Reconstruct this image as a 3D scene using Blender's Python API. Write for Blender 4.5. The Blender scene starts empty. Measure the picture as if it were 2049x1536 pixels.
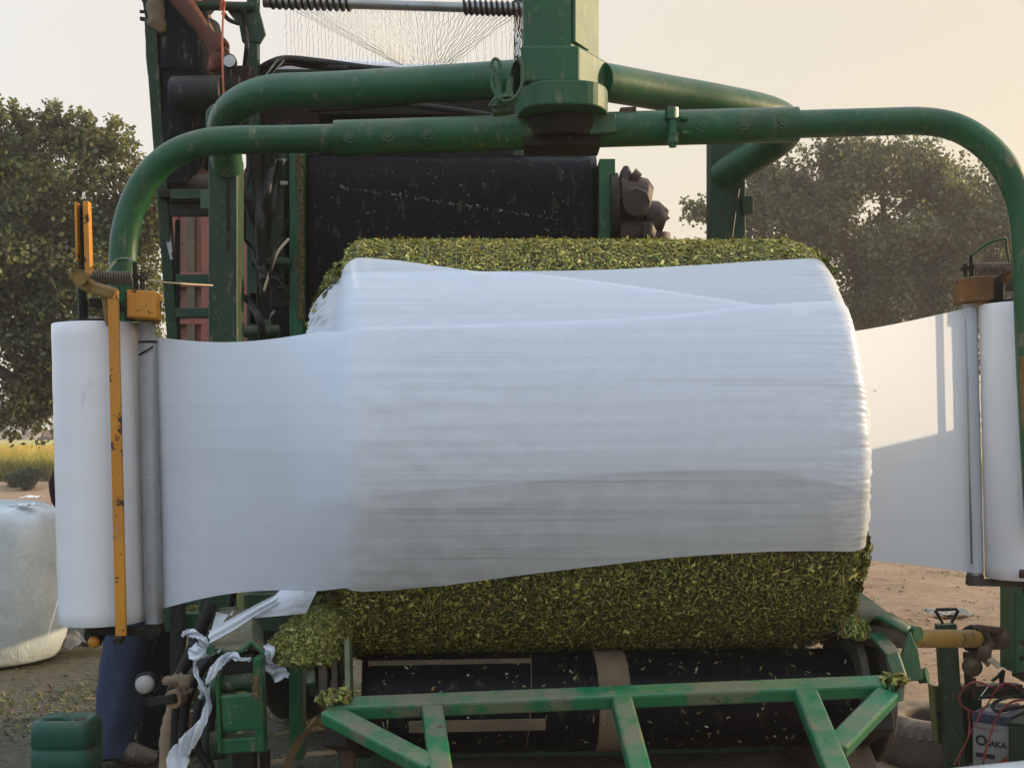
import bpy, bmesh, math, random
from mathutils import Vector, Matrix, noise

random.seed(7)
R = math.radians
V = Vector
scn = bpy.context.scene
COL = scn.collection

# ------------------------------------------------------------------ camera frame
F, CX, HY, CZ = 2600.0, 1024.5, 860.0, 1.3


def P(x, y, d):
    """world point seen at photo pixel (x, y) at distance d metres along +Y"""
    return V(((x - CX) / F * d, d, CZ - (y - HY) / F * d))


def ray(x, y):
    return V(((x - CX) / F, 1.0, -(y - HY) / F))


cam_d = bpy.data.cameras.new('camera')
cam = bpy.data.objects.new('camera', cam_d)
COL.objects.link(cam)
cam.location = (0, 0, CZ)
cam.rotation_euler = (R(90), 0, 0)
cam_d.sensor_width = 36
cam_d.lens = F / 2049 * 36
cam_d.shift_y = (HY - 768) / 2049
cam_d.clip_end = 2000
cam_d.clip_start = 0.05
scn.camera = cam

# ------------------------------------------------------------------ materials


class NT:
    """small helper around a node tree"""

    def __init__(s, name):
        s.m = bpy.data.materials.new(name)
        s.m.use_nodes = True
        s.t = s.m.node_tree
        s.n = s.t.nodes
        s.b = s.n['Principled BSDF']
        s.out = s.n['Material Output']

    def new(s, typ, **kw):
        n = s.n.new(typ)
        for k, v in kw.items():
            setattr(n, k, v)
        return n

    def link(s, a, b):
        s.t.links.new(a, b)

    def coord(s, scale=(1, 1, 1), rot=(0, 0, 0), kind='Object'):
        tc = s.new('ShaderNodeTexCoord')
        mp = s.new('ShaderNodeMapping')
        mp.inputs['Scale'].default_value = scale
        mp.inputs['Rotation'].default_value = rot
        s.link(tc.outputs[kind], mp.inputs[0])
        return mp.outputs[0]

    def noise(s, scale, detail=5, rough=.6, vec=None, dist=0):
        n = s.new('ShaderNodeTexNoise')
        n.inputs['Scale'].default_value = scale
        n.inputs['Detail'].default_value = detail
        n.inputs['Roughness'].default_value = rough
        n.inputs['Distortion'].default_value = dist
        if vec is None:
            vec = s.coord()
        s.link(vec, n.inputs['Vector'])
        return n.outputs['Fac']

    def maprange(s, val, a, b, c=0.0, d=1.0, smooth=False):
        n = s.new('ShaderNodeMapRange')
        if smooth:
            n.interpolation_type = 'SMOOTHSTEP'
        for k, v in (('From Min', a), ('From Max', b), ('To Min', c), ('To Max', d)):
            n.inputs[k].default_value = v
        s.link(val, n.inputs['Value'])
        return n.outputs['Result']

    def math(s, op, a, b=None):
        n = s.new('ShaderNodeMath', operation=op)
        for i, v in enumerate((a, b)):
            if v is None:
                continue
            if isinstance(v, (int, float)):
                n.inputs[i].default_value = v
            else:
                s.link(v, n.inputs[i])
        return n.outputs[0]

    def mix(s, fac, a, b, blend='MIX'):
        n = s.new('ShaderNodeMix', data_type='RGBA', blend_type=blend)
        for i, v in ((0, fac), (6, a), (7, b)):
            if isinstance(v, (int, float)):
                n.inputs[i].default_value = v
            elif isinstance(v, tuple):
                n.inputs[i].default_value = (*v[:3], 1)
            else:
                s.link(v, n.inputs[i])
        return n.outputs[2]

    def bump(s, h, strength, dist=.01, prev=None):
        n = s.new('ShaderNodeBump')
        n.inputs['Strength'].default_value = strength
        n.inputs['Distance'].default_value = dist
        s.link(h, n.inputs['Height'])
        if prev is not None:
            s.link(prev, n.inputs['Normal'])
        return n.outputs[0]

    def set(s, **kw):
        for k, v in kw.items():
            k = k.replace('_', ' ')
            i = s.b.inputs[k]
            if isinstance(v, (int, float)):
                i.default_value = v
            elif isinstance(v, tuple):
                i.default_value = (*v[:3], 1) if len(i.default_value) == 4 else v
            else:
                s.link(v, i)
        return s.m


def worn(name, base, base2=None, rough=.45, metal=0.0, dust=.6, dustcol=(.26, .20, .13), rust=.35,
         rustcol=(.075, .04, .025), bump=.25, grain=90, spec=.4, scale=1.0, caked=0.0):
    """painted or bare metal with settled dust on upward faces, grime and rust chips"""
    t = NT(name)
    base2 = base2 or tuple(c * .72 for c in base)
    c = t.mix(t.maprange(t.noise(5 * scale, 6), .35, .65), base, base2)
    # scuffs
    sc = t.maprange(t.noise(38 * scale, 6, .7, t.coord((1, 1, .35))), .58, .66)
    c = t.mix(t.math('MULTIPLY', sc, .40), c, dustcol)
    sp_ = t.maprange(t.noise(95 * scale, 3, .6), .70, .74)
    c = t.mix(t.math('MULTIPLY', sp_, min(.8, dust)), c, tuple(v * 1.5 for v in dustcol))
    g = t.new('ShaderNodeNewGeometry')
    sep = t.new('ShaderNodeSeparateXYZ')
    t.link(g.outputs['Normal'], sep.inputs[0])
    up = t.maprange(sep.outputs['Z'], .15, .95)
    dn = t.maprange(t.noise(11 * scale, 7, .65), .36, .62)
    fine = t.maprange(t.noise(150, 3), .3, .7, .55, 1.0)
    df = t.math('MULTIPLY', t.math('MULTIPLY', t.math('ADD', t.math('MULTIPLY', up, .85), .13), dn), fine)
    df = t.math('MULTIPLY', df, dust)
    c = t.mix(df, c, dustcol)
    if caked:                                  # dried mud with its own ragged outline
        ck = t.maprange(t.math('ADD', t.noise(4.5, 9, .68, t.coord((1, 1, 1))), t.math('MULTIPLY', up, .03)), .555, .585)
        ck = t.math('MULTIPLY', ck, t.maprange(t.noise(120, 3), .25, .55, .45, caked))
        c = t.mix(ck, c, tuple(v * .8 for v in dustcol))
        df = t.math('MAXIMUM', df, ck)
    rs = t.maprange(t.noise(19 * scale, 8, .72), .66 - .05 * rust, .69 - .05 * rust)
    rs = t.math('MULTIPLY', rs, min(1, rust * 2))
    c = t.mix(rs, c, rustcol)
    r = t.math('ADD', t.math('MULTIPLY', df, .4), rough)
    r = t.math('ADD', r, t.math('MULTIPLY', rs, .3))
    nb = t.bump(t.noise(grain, 4), bump * .35, .004)
    nb = t.bump(t.noise(7 * scale, 4), bump, .008, nb)
    return t.set(Base_Color=c, Roughness=r, Metallic=metal, Normal=nb, Specular_IOR_Level=spec)


GREEN = worn('green paint', (.005, .092, .031), (.007, .062, .024), rough=.36, spec=.32, dust=.55, rust=.3)
GREEN_DIRTY = worn('dirty green paint', (.010, .10, .038), (.03, .07, .035), rough=.55, dust=1.3, rust=.6)
GREEN_MAST = worn('weathered green paint', (.012, .105, .042), (.018, .08, .036), rough=.52, dust=.6, rust=.4, spec=.30)
GREEN_DARK = worn('dark green paint', (.007, .048, .020), (.010, .032, .016), rough=.5, spec=.3, dust=.6, rust=.6)
GREEN_FRAME = worn('bright green paint', (.006, .15, .055), (.008, .12, .045), rough=.34, dust=.8, rust=.5, dustcol=(.20, .16, .11), caked=.65)
YELLOW = worn('yellow paint', (.60, .25, .012), (.45, .18, .015), rough=.5, dust=.5, rust=1.9, rustcol=(.045, .025, .012))
BROWNED_SHADED = worn('rusty shaded yellow paint', (.20, .085, .015), (.075, .035, .015), rough=.65, dust=.5, rust=1.6)  # rust, plus the far carriage's shadow mixed into the brown
OCHRE = worn('grimy yellow paint', (.27, .17, .02), (.19, .11, .02), rough=.6, dust=.7, rust=1.2)
BLACK = worn('black rubber', (.007, .007, .010), (.010, .010, .012), rough=.42, dust=.18, spec=.2, rust=0, bump=.12, dustcol=(.14, .12, .08))
BELT = worn('black belt', (.004, .004, .007), (.006, .006, .009), rough=.30, dust=.05, rust=0, bump=.10, grain=200, dustcol=(.10, .09, .05), spec=.07)
DARK = worn('grimy dark steel', (.012, .011, .010), (.022, .017, .012), rough=.6, spec=.2, dust=.45, rust=.8, dustcol=(.16, .12, .075))
HOSE = worn('black hose', (.008, .008, .009), (.014, .013, .012), rough=.5, spec=.25, dust=.4, rust=0, dustcol=(.14, .12, .09))
STEEL = worn('bare steel', (.36, .36, .35), (.26, .255, .24), rough=.34, metal=.75, dust=.4, rust=.35)
RUST = worn('rusty steel', (.080, .042, .026), (.045, .027, .019), rough=.75, dust=.5, rust=1.0, bump=.6)
MOTOR = worn('brown cast iron', (.026, .015, .012), (.016, .011, .010), rough=.6, dust=.6, rust=.6, dustcol=(.17, .10, .06))
SALMON = worn('faded salmon paint', (.42, .17, .12), (.36, .20, .15), rough=.6, dust=.5, rust=1.1, dustcol=(.34, .26, .2))
SALMON_RIB = worn('red brown paint', (.33, .10, .065), (.25, .09, .06), rough=.6, dust=.4, rust=1.0)
TAN = worn('dust caked plate', (.17, .125, .075), (.11, .085, .055), rough=.85, dust=.8, rust=.5, bump=.5)
WOOD = worn('weathered wood', (.30, .21, .12), (.17, .115, .065), rough=.8, dust=.5, rust=.3, bump=.5, rustcol=(.06, .04, .025))
PLASTIC_GREEN = worn('green plastic', (.004, .085, .050), (.004, .06, .038), rough=.38, dust=.7, rust=0, bump=.1, dustcol=(.10, .085, .05))
DISC = worn('dull grey steel', (.045, .042, .036), (.075, .066, .052), rough=.6, dust=.7, rust=.7, dustcol=(.17, .14, .10))
TYRE = worn('dusty tyre rubber', (.085, .070, .056), (.13, .105, .08), rough=.85, dust=1.3, rust=0, bump=.5, dustcol=(.25, .19, .13))
BATT_W = worn('battery label white', (.31, .30, .285), (.25, .24, .23), rough=.5, dust=.5, rust=.1, bump=.05)
BATT_B = worn('battery blue', (.03, .045, .10), (.05, .06, .10), rough=.45, dust=.6, rust=0, bump=.05)
INK = worn('dark ink', (.025, .025, .035), rough=.6, dust=.2, rust=0, bump=0)
INK_R = worn('red ink', (.45, .06, .03), rough=.6, dust=.2, rust=0, bump=0)
WIRE_R = worn('red wire', (.30, .035, .035), rough=.4, dust=.4, rust=0, bump=.05)
ORANGE = worn('orange cord', (.55, .12, .05), rough=.6, dust=.2, rust=0, bump=.05)
OLIVE = worn('olive paint', (.11, .13, .04), (.08, .10, .035), rough=.5, dust=.8, rust=.9)
JEANS = worn('blue denim', (.044, .062, .105), (.034, .046, .080), rough=.9, dust=.5, rust=0, bump=.35, grain=300, dustcol=(.12, .11, .11), spec=.1)
JEANS_SHADED = worn('shaded blue denim', (.012, .015, .024), (.010, .012, .018), rough=.9, dust=.15, rust=0, bump=.4, grain=300, spec=.1)  # the same jeans, darkened to paint in the far leg's shade
BLACKCLOTH = worn('black cloth', (.009, .011, .016), (.012, .013, .018), rough=.85, dust=.12, rust=0, bump=.4, grain=260, spec=.15)
KHAKI = worn('sandy cloth', (.22, .16, .10), (.16, .12, .08), rough=.9, dust=.2, rust=0, bump=.4, grain=260, spec=.1)
MAROON = worn('maroon cloth', (.035, .010, .018), (.028, .010, .016), rough=.9, dust=.1, rust=0, bump=.3, grain=260, spec=.1)
LEATHER = worn('dusty brown shoe', (.055, .030, .02), rough=.6, dust=.9, rust=0, bump=.2)
HAIR = worn('black hair', (.008, .007, .006), rough=.5, dust=0, rust=0, bump=.4)


def skin_mat():
    t = NT('brown skin')
    c = t.mix(t.noise(14, 5), (.125, .050, .032), (.095, .036, .023))
    return t.set(Base_Color=c, Roughness=.6, Specular_IOR_Level=.15, Normal=t.bump(t.noise(160, 4), .15, .003))


SKIN = skin_mat()


def attr_mat(name, rough=.6, trans=.0, gloss=.3):
    """matt material whose colour is each piece's own colour, optionally letting light through (leaves)"""
    t = NT(name)
    a = t.new('ShaderNodeAttribute', attribute_name='Col')
    t.set(Base_Color=a.outputs['Color'], Roughness=rough, Specular_IOR_Level=gloss)
    if trans:
        tr = t.new('ShaderNodeBsdfTranslucent')
        t.link(t.mix(1.0, a.outputs['Color'], (1.5, 1.45, .8), 'MULTIPLY'), tr.inputs['Color'])
        mx = t.new('ShaderNodeMixShader')
        mx.inputs[0].default_value = trans
        t.link(t.b.outputs[0], mx.inputs[1])
        t.link(tr.outputs[0], mx.inputs[2])
        t.link(mx.outputs[0], t.out.inputs['Surface'])
    return t.m


LEAF = attr_mat('tree leaves', .5, .45, .35)
FLAKE = attr_mat('chopped maize', .6, .12, .25)
BLADE = attr_mat('crop blades', .6, .3, .2)


def bark_mat():
    t = NT('bark')
    v = t.coord((1, 1, .25))
    c = t.mix(t.noise(22, 7, .7, v), (.055, .04, .028), (.16, .12, .085))
    return t.set(Base_Color=c, Roughness=.9, Normal=t.bump(t.noise(30, 6, .7, v), .8, .02))


BARK = bark_mat()


def hay_mat():
    t = NT('pressed chopped maize')
    vo = t.new('ShaderNodeTexVoronoi')
    vo.inputs['Scale'].default_value = 130
    mp = t.coord((1, 1, 1))
    di = t.noise(40, 3, .6, mp)
    t.link(t.mix(.12, mp, di, 'ADD'), vo.inputs['Vector'])
    sp = t.new('ShaderNodeSeparateColor')
    t.link(vo.outputs['Color'], sp.inputs[0])
    r = t.new('ShaderNodeValToRGB')
    cr = r.color_ramp
    cr.elements[0].color = (.032, .036, .008, 1)
    cr.elements[1].color = (.27, .235, .07, 1)
    for p, c in ((.35, (.078, .086, .018)), (.6, (.13, .13, .028)), (.82, (.10, .065, .018))):
        e = cr.elements.new(p)
        e.color = (*c, 1)
    t.link(sp.outputs[0], r.inputs[0])
    c = t.mix(t.maprange(t.noise(9, 5), .4, .65, 0, .45), r.outputs[0], (.04, .045, .012))
    nb = t.bump(vo.outputs['Distance'], .9, .012)
    return t.set(Base_Color=c, Roughness=.75, Normal=nb)


HAY = hay_mat()


def film_mat(name, see=.15, streak=.12, trans=.33, streak_rot=R(-3.5), crinkle=.25, tint=(.82, .87, .93), patchy=.0, cling=0.0):
    """white stretch film: glossy, lets light through, stretched streaks, a little see-through"""
    t = NT(name)
    v = t.coord((.45, .45, 100), (0, streak_rot, 0))
    st = t.noise(1.0, 7, .70, v)
    zone = t.maprange(t.noise(2.2, 3, .5, t.coord((.5, .5, 2.2))), .38, .55)
    st = t.mix(zone, (.45, .45, .45), st)
    v2 = t.coord((.35, .35, 24), (0, streak_rot, 0))
    st2 = t.noise(1.0, 6, .65, v2)
    pk = t.noise(13, 6, .65)
    c = t.mix(t.maprange(st2, .42, .68, 0, 1), tint, tuple(x * .95 for x in tint))
    t.set(Base_Color=c, Roughness=.30, Specular_IOR_Level=.45)
    fine = t.noise(1.0, 4, .6, t.coord((1.1, 1.1, 210), (0, streak_rot, 0)))
    nb = t.bump(fine, crinkle * 1.2, .0015)
    nb = t.bump(st, crinkle * .6, .003, nb)
    nb = t.bump(pk, crinkle * .22, .010, nb)
    t.link(nb, t.b.inputs['Normal'])
    tr = t.new('ShaderNodeBsdfTranslucent')
    tr.inputs['Color'].default_value = (*tint, 1)
    m1 = t.new('ShaderNodeMixShader')
    m1.inputs[0].default_value = trans
    t.link(t.b.outputs[0], m1.inputs[1])
    t.link(tr.outputs[0], m1.inputs[2])
    stk = t.maprange(st, .52, .66, 0, streak)
    al = t.math('ADD', stk, see)
    if cling:                                  # where it is pressed onto the fodder, the fodder shows through
        tc = t.new('ShaderNodeTexCoord')
        sx = t.new('ShaderNodeSeparateXYZ')
        t.link(tc.outputs['Object'], sx.inputs[0])
        wob = t.math('MULTIPLY', t.math('SUBTRACT', pk, .5), .10)
        on = t.maprange(t.math('ADD', sx.outputs['X'], wob), -.60, -.43, smooth=True)
        q = t.math('ADD', t.maprange(pk, .40, .66, 0, patchy), cling)
        al = t.math('ADD', t.math('MULTIPLY', stk, t.math('ADD', t.math('MULTIPLY', on, .85), .15)), see)
        al = t.math('ADD', al, t.math('MULTIPLY', on, q))
    elif patchy:
        al = t.math('ADD', al, t.maprange(pk, .45, .7, 0, patchy))
    tp = t.new('ShaderNodeBsdfTransparent')
    m2 = t.new('ShaderNodeMixShader')
    t.link(al, m2.inputs[0])
    t.link(m1.outputs[0], m2.inputs[1])
    t.link(tp.outputs[0], m2.inputs[2])
    t.link(m2.outputs[0], t.out.inputs['Surface'])
    return t.m


FILM_WEB = film_mat('stretch film web', .03, .25, .32, patchy=.08, cling=.10, crinkle=.16)
FILM_A = film_mat('stretch film layer', .13, .16, .28, crinkle=.14)
FILM_FREE = film_mat('free stretch film', .01, .01, .46, crinkle=.04, streak_rot=0)
FILM_SCRAP = film_mat('torn film', .08, .05, .30, crinkle=.5)


def roll_mat():
    t = NT('rolled film')
    c = t.mix(t.maprange(t.noise(3, 4, .6, t.coord((1, 1, .05))), .35, .7), (.80, .80, .81), (.72, .725, .74))
    c = t.mix(t.maprange(t.noise(24, 7, .7, t.coord((1, 1, .3))), .62, .70, 0, .35), c, (.45, .42, .37))
    return t.set(Base_Color=c, Roughness=.27, Specular_IOR_Level=.5,
                 Normal=t.bump(t.noise(6, 4, .6, t.coord((1, 1, .12))), .10, .01), Subsurface_Weight=.1)


ROLL = roll_mat()


def wrapped_mat():
    t = NT('many layered film')
    v = t.coord((5, 5, 1.2))
    st = t.noise(7, 8, .7, v, .3)
    c = t.mix(t.maprange(t.noise(3, 5), .38, .68), (.62, .68, .70), (.46, .53, .54))
    c = t.mix(t.maprange(st, .60, .72, 0, .6), c, (.62, .67, .68))
    nb = t.bump(st, .35, .015)
    nb = t.bump(t.noise(5, 6, .6), .35, .05, nb)
    return t.set(Base_Color=c, Roughness=.28, Normal=nb, Specular_IOR_Level=.5)


WRAPPED = wrapped_mat()


def ribbed_mat():
    t = NT('ribbed roller')
    w = t.new('ShaderNodeTexWave', wave_type='BANDS', bands_direction='Z')
    w.inputs['Scale'].default_value = 75
    w.inputs['Distortion'].default_value = .2
    t.link(t.coord(), w.inputs['Vector'])
    c = t.mix(t.noise(9, 6), (.46, .46, .46), (.30, .295, .285))
    c = t.mix(t.math('MULTIPLY', w.outputs['Fac'], .35), c, (.11, .105, .10))
    return t.set(Base_Color=c, Metallic=.55, Roughness=.45, Normal=t.bump(w.outputs['Fac'], .4, .003))


RIBBED = ribbed_mat()


def ground_mat():
    t = NT('dry dirt')
    n1 = t.noise(.55, 8, .62)
    n2 = t.noise(7, 8, .7)
    c = t.mix(t.maprange(n2, .3, .7), (.20, .135, .082), (.37, .26, .165))
    c = t.mix(t.maprange(n1, .42, .62, 0, .6), c, (.42, .31, .205))
    # trampled green-grey fodder area by the machine, fading to bare dirt
    tc = t.new('ShaderNodeTexCoord')
    s = t.new('ShaderNodeSeparateXYZ')
    t.link(tc.outputs['Object'], s.inputs[0])
    wob = t.math('MULTIPLY', t.math('SUBTRACT', n1, .5), 5.0)
    left = t.maprange(t.math('ADD', s.outputs['X'], t.math('MULTIPLY', wob, .3)), .4, 1.4, 1, 0)
    near = t.maprange(t.math('ADD', s.outputs['Y'], wob), 8.5, 11.5, 1, 0)
    f = t.math('MULTIPLY', left, near)
    litter = t.mix(t.maprange(t.noise(28, 7, .75), .35, .68), (.065, .068, .045), (.17, .16, .115))
    c = t.mix(t.math('MULTIPLY', f, .95), c, litter)
    pale = t.maprange(t.noise(55, 4, .6), .66, .72)
    c = t.mix(t.math('MULTIPLY', pale, .5), c, (.42, .36, .26))
    nb = t.bump(t.noise(26, 8, .72), .8, .03)
    nb = t.bump(t.noise(3.2, 6, .6, t.coord((1, 2.2, 1))), .6, .12, nb)
    return t.set(Base_Color=c, Roughness=.95, Specular_IOR_Level=.15, Normal=nb)


GROUND = ground_mat()


def crop_mat():
    t = NT('ripe crop')
    v = t.coord((1, .35, 1))
    c = t.mix(t.maprange(t.noise(.35, 8, .7, v), .3, .7), (.50, .38, .09), (.34, .31, .07))
    return t.set(Base_Color=c, Roughness=.9, Normal=t.bump(t.noise(6, 8, .7, v), .8, .1))


CROP = crop_mat()


def dial_mat():
    t = NT('gauge face')
    c = t.mix(t.noise(40, 5), (.55, .57, .58), (.35, .36, .37))
    return t.set(Base_Color=c, Roughness=.25)


DIAL = dial_mat()
GREYFILM = worn('grey plastic sheet', (.22, .22, .21), (.15, .15, .145), rough=.5, dust=.6, rust=0, bump=.2)
LENS = worn('dusty lens', (.10, .075, .05), (.16, .12, .08), rough=.4, dust=.4, rust=.2)
CAP = worn('grey plastic cap', (.34, .33, .31), (.28, .27, .25), rough=.5, dust=.6, rust=0, bump=.1)
NET = NT('net thread').set(Base_Color=(.92, .92, .90), Roughness=.5)
NETBALE = NT('bale net thread').set(Base_Color=(.24, .27, .15), Roughness=.6)
TWINE = NT('pale cord').set(Base_Color=(.42, .34, .24), Roughness=.8)

# ------------------------------------------------------------------ mesh helpers


def cr(pts, n=8):
    """Catmull-Rom through points"""
    pts = [V(p) for p in pts]
    out = []
    q = [2 * pts[0] - pts[1]] + pts + [2 * pts[-1] - pts[-2]]
    for i in range(1, len(q) - 2):
        a, b, c, d = q[i - 1:i + 3]
        for k in range(n):
            t = k / n
            out.append(.5 * ((2 * b) + (c - a) * t + (2 * a - 5 * b + 4 * c - d) * t * t + (3 * b - a - 3 * c + d) * t ** 3))
    out.append(pts[-1])
    return out


class MB:
    def __init__(s):
        s.v, s.f, s.sm, s.c = [], [], [], []

    def add(s, vs, fs, smooth=False, col=None):
        o = len(s.v)
        s.v += [V(v) for v in vs]
        for f in fs:
            s.f.append([i + o for i in f])
            s.sm.append(smooth)
            s.c.append(col)
        return s

    def bar(s, a, b, w, h, n=(0, 0, 1), off=0.0):
        """square bar a->b, h along n, w across; off shifts along n"""
        a, b = V(a), V(b)
        d = (b - a).normalized()
        n = V(n)
        n = (n - d * n.dot(d)).normalized()
        x = d.cross(n)
        vs = []
        for p in (a, b):
            for i, j in ((-1, -1), (1, -1), (1, 1), (-1, 1)):
                vs.append(p + x * (i * w / 2) + n * (j * h / 2 + off))
        return s.add(vs, [(0, 1, 2, 3), (7, 6, 5, 4), (0, 4, 5, 1), (1, 5, 6, 2), (2, 6, 7, 3), (3, 7, 4, 0)])

    def box(s, lo, hi):
        (a, b, c), (d, e, f) = lo, hi
        return s.bar(V(((a + d) / 2, (b + e) / 2, c)), V(((a + d) / 2, (b + e) / 2, f)), abs(d - a), abs(e - b), (0, 1, 0))

    def tube(s, pts, r, n=14, caps=True):
        pts = [V(p) for p in pts]
        if not hasattr(r, '__len__'):
            r = [r] * len(pts)
        vs = []
        ref = None
        for i, p in enumerate(pts):
            d = (pts[min(i + 1, len(pts) - 1)] - pts[max(i - 1, 0)])
            d = d.normalized() if d.length > 1e-9 else V((0, 0, 1))
            if ref is None:
                ref = d.orthogonal().normalized()
            ref = (ref - d * ref.dot(d)).normalized()
            y = d.cross(ref)
            for k in range(n):
                t = 2 * math.pi * k / n
                vs.append(p + (ref * math.cos(t) + y * math.sin(t)) * r[i])
        fs = [(i * n + k, i * n + (k + 1) % n, (i + 1) * n + (k + 1) % n, (i + 1) * n + k)
              for i in range(len(pts) - 1) for k in range(n)]
        s.add(vs, fs, True)
        if caps:
            s.add(vs[:n], [tuple(range(n))[::-1]])
            s.add(vs[-n:], [tuple(range(n))])
        return s

    def lathe(s, o, ax, prof, n=32, sharp=False):
        """revolve (radius, along) pairs about axis ax through o"""
        o, ax = V(o), V(ax).normalized()
        x = ax.orthogonal().normalized()
        y = ax.cross(x)
        ring = lambda r, t: [o + ax * t + (x * math.cos(2 * math.pi * k / n) + y * math.sin(2 * math.pi * k / n)) * r for k in range(n)]
        if sharp:
            for (r0, t0), (r1, t1) in zip(prof, prof[1:]):
                flat = abs(t1 - t0) < 1e-6
                s.add(ring(max(r0, 1e-5), t0) + ring(max(r1, 1e-5), t1), [(k, (k + 1) % n, n + (k + 1) % n, n + k) for k in range(n)], not flat)
        else:
            vs = []
            for r, t in prof:
                vs += ring(max(r, 1e-5), t)
            s.add(vs, [(i * n + k, i * n + (k + 1) % n, (i + 1) * n + (k + 1) % n, (i + 1) * n + k) for i in range(len(prof) - 1) for k in range(n)], True)
        return s

    def prism(s, pts, vec):
        pts = [V(p) for p in pts]
        vec = V(vec)
        n = len(pts)
        nrm = V((0, 0, 0))
        for i in range(n):
            nrm += pts[i].cross(pts[(i + 1) % n])
        if nrm.dot(vec) > 0:
            pts = pts[::-1]
        vs = pts + [p + vec for p in pts]
        return s.add(vs, [tuple(range(n)), tuple(range(2 * n - 1, n - 1, -1))] +
                     [(i + n, (i + 1) % n + n, (i + 1) % n, i) for i in range(n)])

    def grid(s, rows, smooth=True):
        w = len(rows[0])
        vs = [p for r in rows for p in r]
        return s.add(vs, [(i * w + j, i * w + j + 1, (i + 1) * w + j + 1, (i + 1) * w + j)
                          for i in range(len(rows) - 1) for j in range(w - 1)], smooth)

    def ball(s, c, rx, ry=None, rz=None, n=16, m=10):
        ry, rz = ry or rx, rz or rx
        c = V(c)
        vs = [c + V((rx * math.sin(math.pi * i / m) * math.cos(2 * math.pi * k / n), ry * math.sin(math.pi * i / m) * math.sin(2 * math.pi * k / n), rz * math.cos(math.pi * i / m)))
              for i in range(m + 1) for k in range(n)]
        return s.add(vs, [(i * n + k, (i + 1) * n + k, (i + 1) * n + (k + 1) % n, i * n + (k + 1) % n) for i in range(m) for k in range(n)], True)

    def chip(s, p, nrm, ln, wd, col, lift=.003, curl=.3, jit=.35):
        """one flake lying roughly on a surface"""
        nrm = V(nrm)
        n = (nrm + V((random.gauss(0, jit), random.gauss(0, jit), random.gauss(0, jit)))).normalized()
        a = n.orthogonal().normalized()
        a.rotate(Matrix.Rotation(random.random() * 6.283, 3, n))
        b = n.cross(a)
        p = V(p) + nrm * lift
        k = random.uniform(-curl, curl) * ln
        vs = [p - a * ln / 2 - b * wd * .35, p - a * ln / 2 + b * wd * .35 + n * k * .3, p + b * wd * .5 + n * abs(k) * .6,
              p + a * ln / 2 + b * wd * .2, p + a * ln / 2 - b * wd * .25, p - b * wd * .5 + n * abs(k) * .5]
        return s.add(vs, [(0, 1, 2, 5), (5, 2, 3, 4)], False, col)

    def build(s, name, mat, parent=None, bevel=0, solid=0, seg=2, sub=0):
        off = V((0, 0, 0))
        if parent is not None:
            r = parent
            while r.parent:
                r = r.parent
            off = r.location
        me = bpy.data.meshes.new(name)
        me.from_pydata([v - off for v in s.v], [], s.f)
        me.polygons.foreach_set('use_smooth', s.sm)
        if any(c is not None for c in s.c):
            a = me.color_attributes.new('Col', 'FLOAT_COLOR', 'CORNER')
            d = []
            for p, c in zip(me.polygons, s.c):
                c = c or (.1, .1, .1)
                d += [c[0], c[1], c[2], 1.0] * p.loop_total
            a.data.foreach_set('color', d)
        me.materials.append(mat)
        me.update()
        o = bpy.data.objects.new(name, me)
        COL.objects.link(o)
        if parent is not None:
            o.parent = parent
        if solid:
            md = o.modifiers.new('solidify', 'SOLIDIFY')
            md.thickness = solid
            md.offset = 0
        if bevel:
            md = o.modifiers.new('bevel', 'BEVEL')
            md.width = bevel
            md.segments = seg
            md.limit_method = 'ANGLE'
            md.angle_limit = R(40)
        if sub:
            md = o.modifiers.new('sub', 'SUBSURF')
            md.levels = md.render_levels = sub
        return o


def tag(o, label=None, cat=None, group=None, kind=None):
    for k, v in (('label', label), ('category', cat), ('group', group), ('kind', kind)):
        if v:
            o[k] = v
    return o


def thing(name, loc, label, cat, group=None):
    o = bpy.data.objects.new(name, None)
    o.location = loc
    o.empty_display_size = .1
    COL.objects.link(o)
    return tag(o, label, cat, group)


def lerp(a, b, t):
    return a + (b - a) * t


def curve_y(pts):
    """piecewise smooth y(x) through pixel points"""
    def f(x):
        if x <= pts[0][0]:
            return pts[0][1]
        for (x0, y0), (x1, y1) in zip(pts, pts[1:]):
            if x <= x1:
                return lerp(y0, y1, (x - x0) / (x1 - x0))
        return pts[-1][1]
    return f


def smooth_y(pts):
    q = cr([V((x, y, 0)) for x, y in pts], 6)
    return curve_y([(p.x, p.y) for p in q])


HAYCOL = [(.11, .125, .022), (.16, .17, .034), (.22, .21, .055), (.06, .075, .014), (.31, .28, .10), (.14, .10, .032), (.035, .045, .01), (.18, .165, .038), (.10, .11, .03)]


def haycol(b=1.0):
    c = random.choice(HAYCOL)
    k = random.uniform(.75, 1.25) * b
    return (c[0] * k * 1.06, c[1] * k * 1.10, c[2] * k * 1.05)


# ------------------------------------------------------------------ sky, sun
SUN_AZ, SUN_EL = R(67), R(15.5)
sd = V((math.sin(SUN_AZ) * math.cos(SUN_EL), math.cos(SUN_AZ) * math.cos(SUN_EL), math.sin(SUN_EL)))
wd = bpy.data.worlds.new('World')
scn.world = wd
wd.use_nodes = True
wt = wd.node_tree
wn = wt.nodes
sky = wn.new('ShaderNodeTexSky')
sky.sky_type = 'NISHITA'
sky.sun_disc = False
sky.sun_elevation = SUN_EL
sky.sun_rotation = SUN_AZ
sky.dust_density = 4
sky.air_density = 1.2
bg1 = wn['Background']
bg1.inputs[1].default_value = .05
wt.links.new(sky.outputs[0], bg1.inputs[0])
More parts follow.
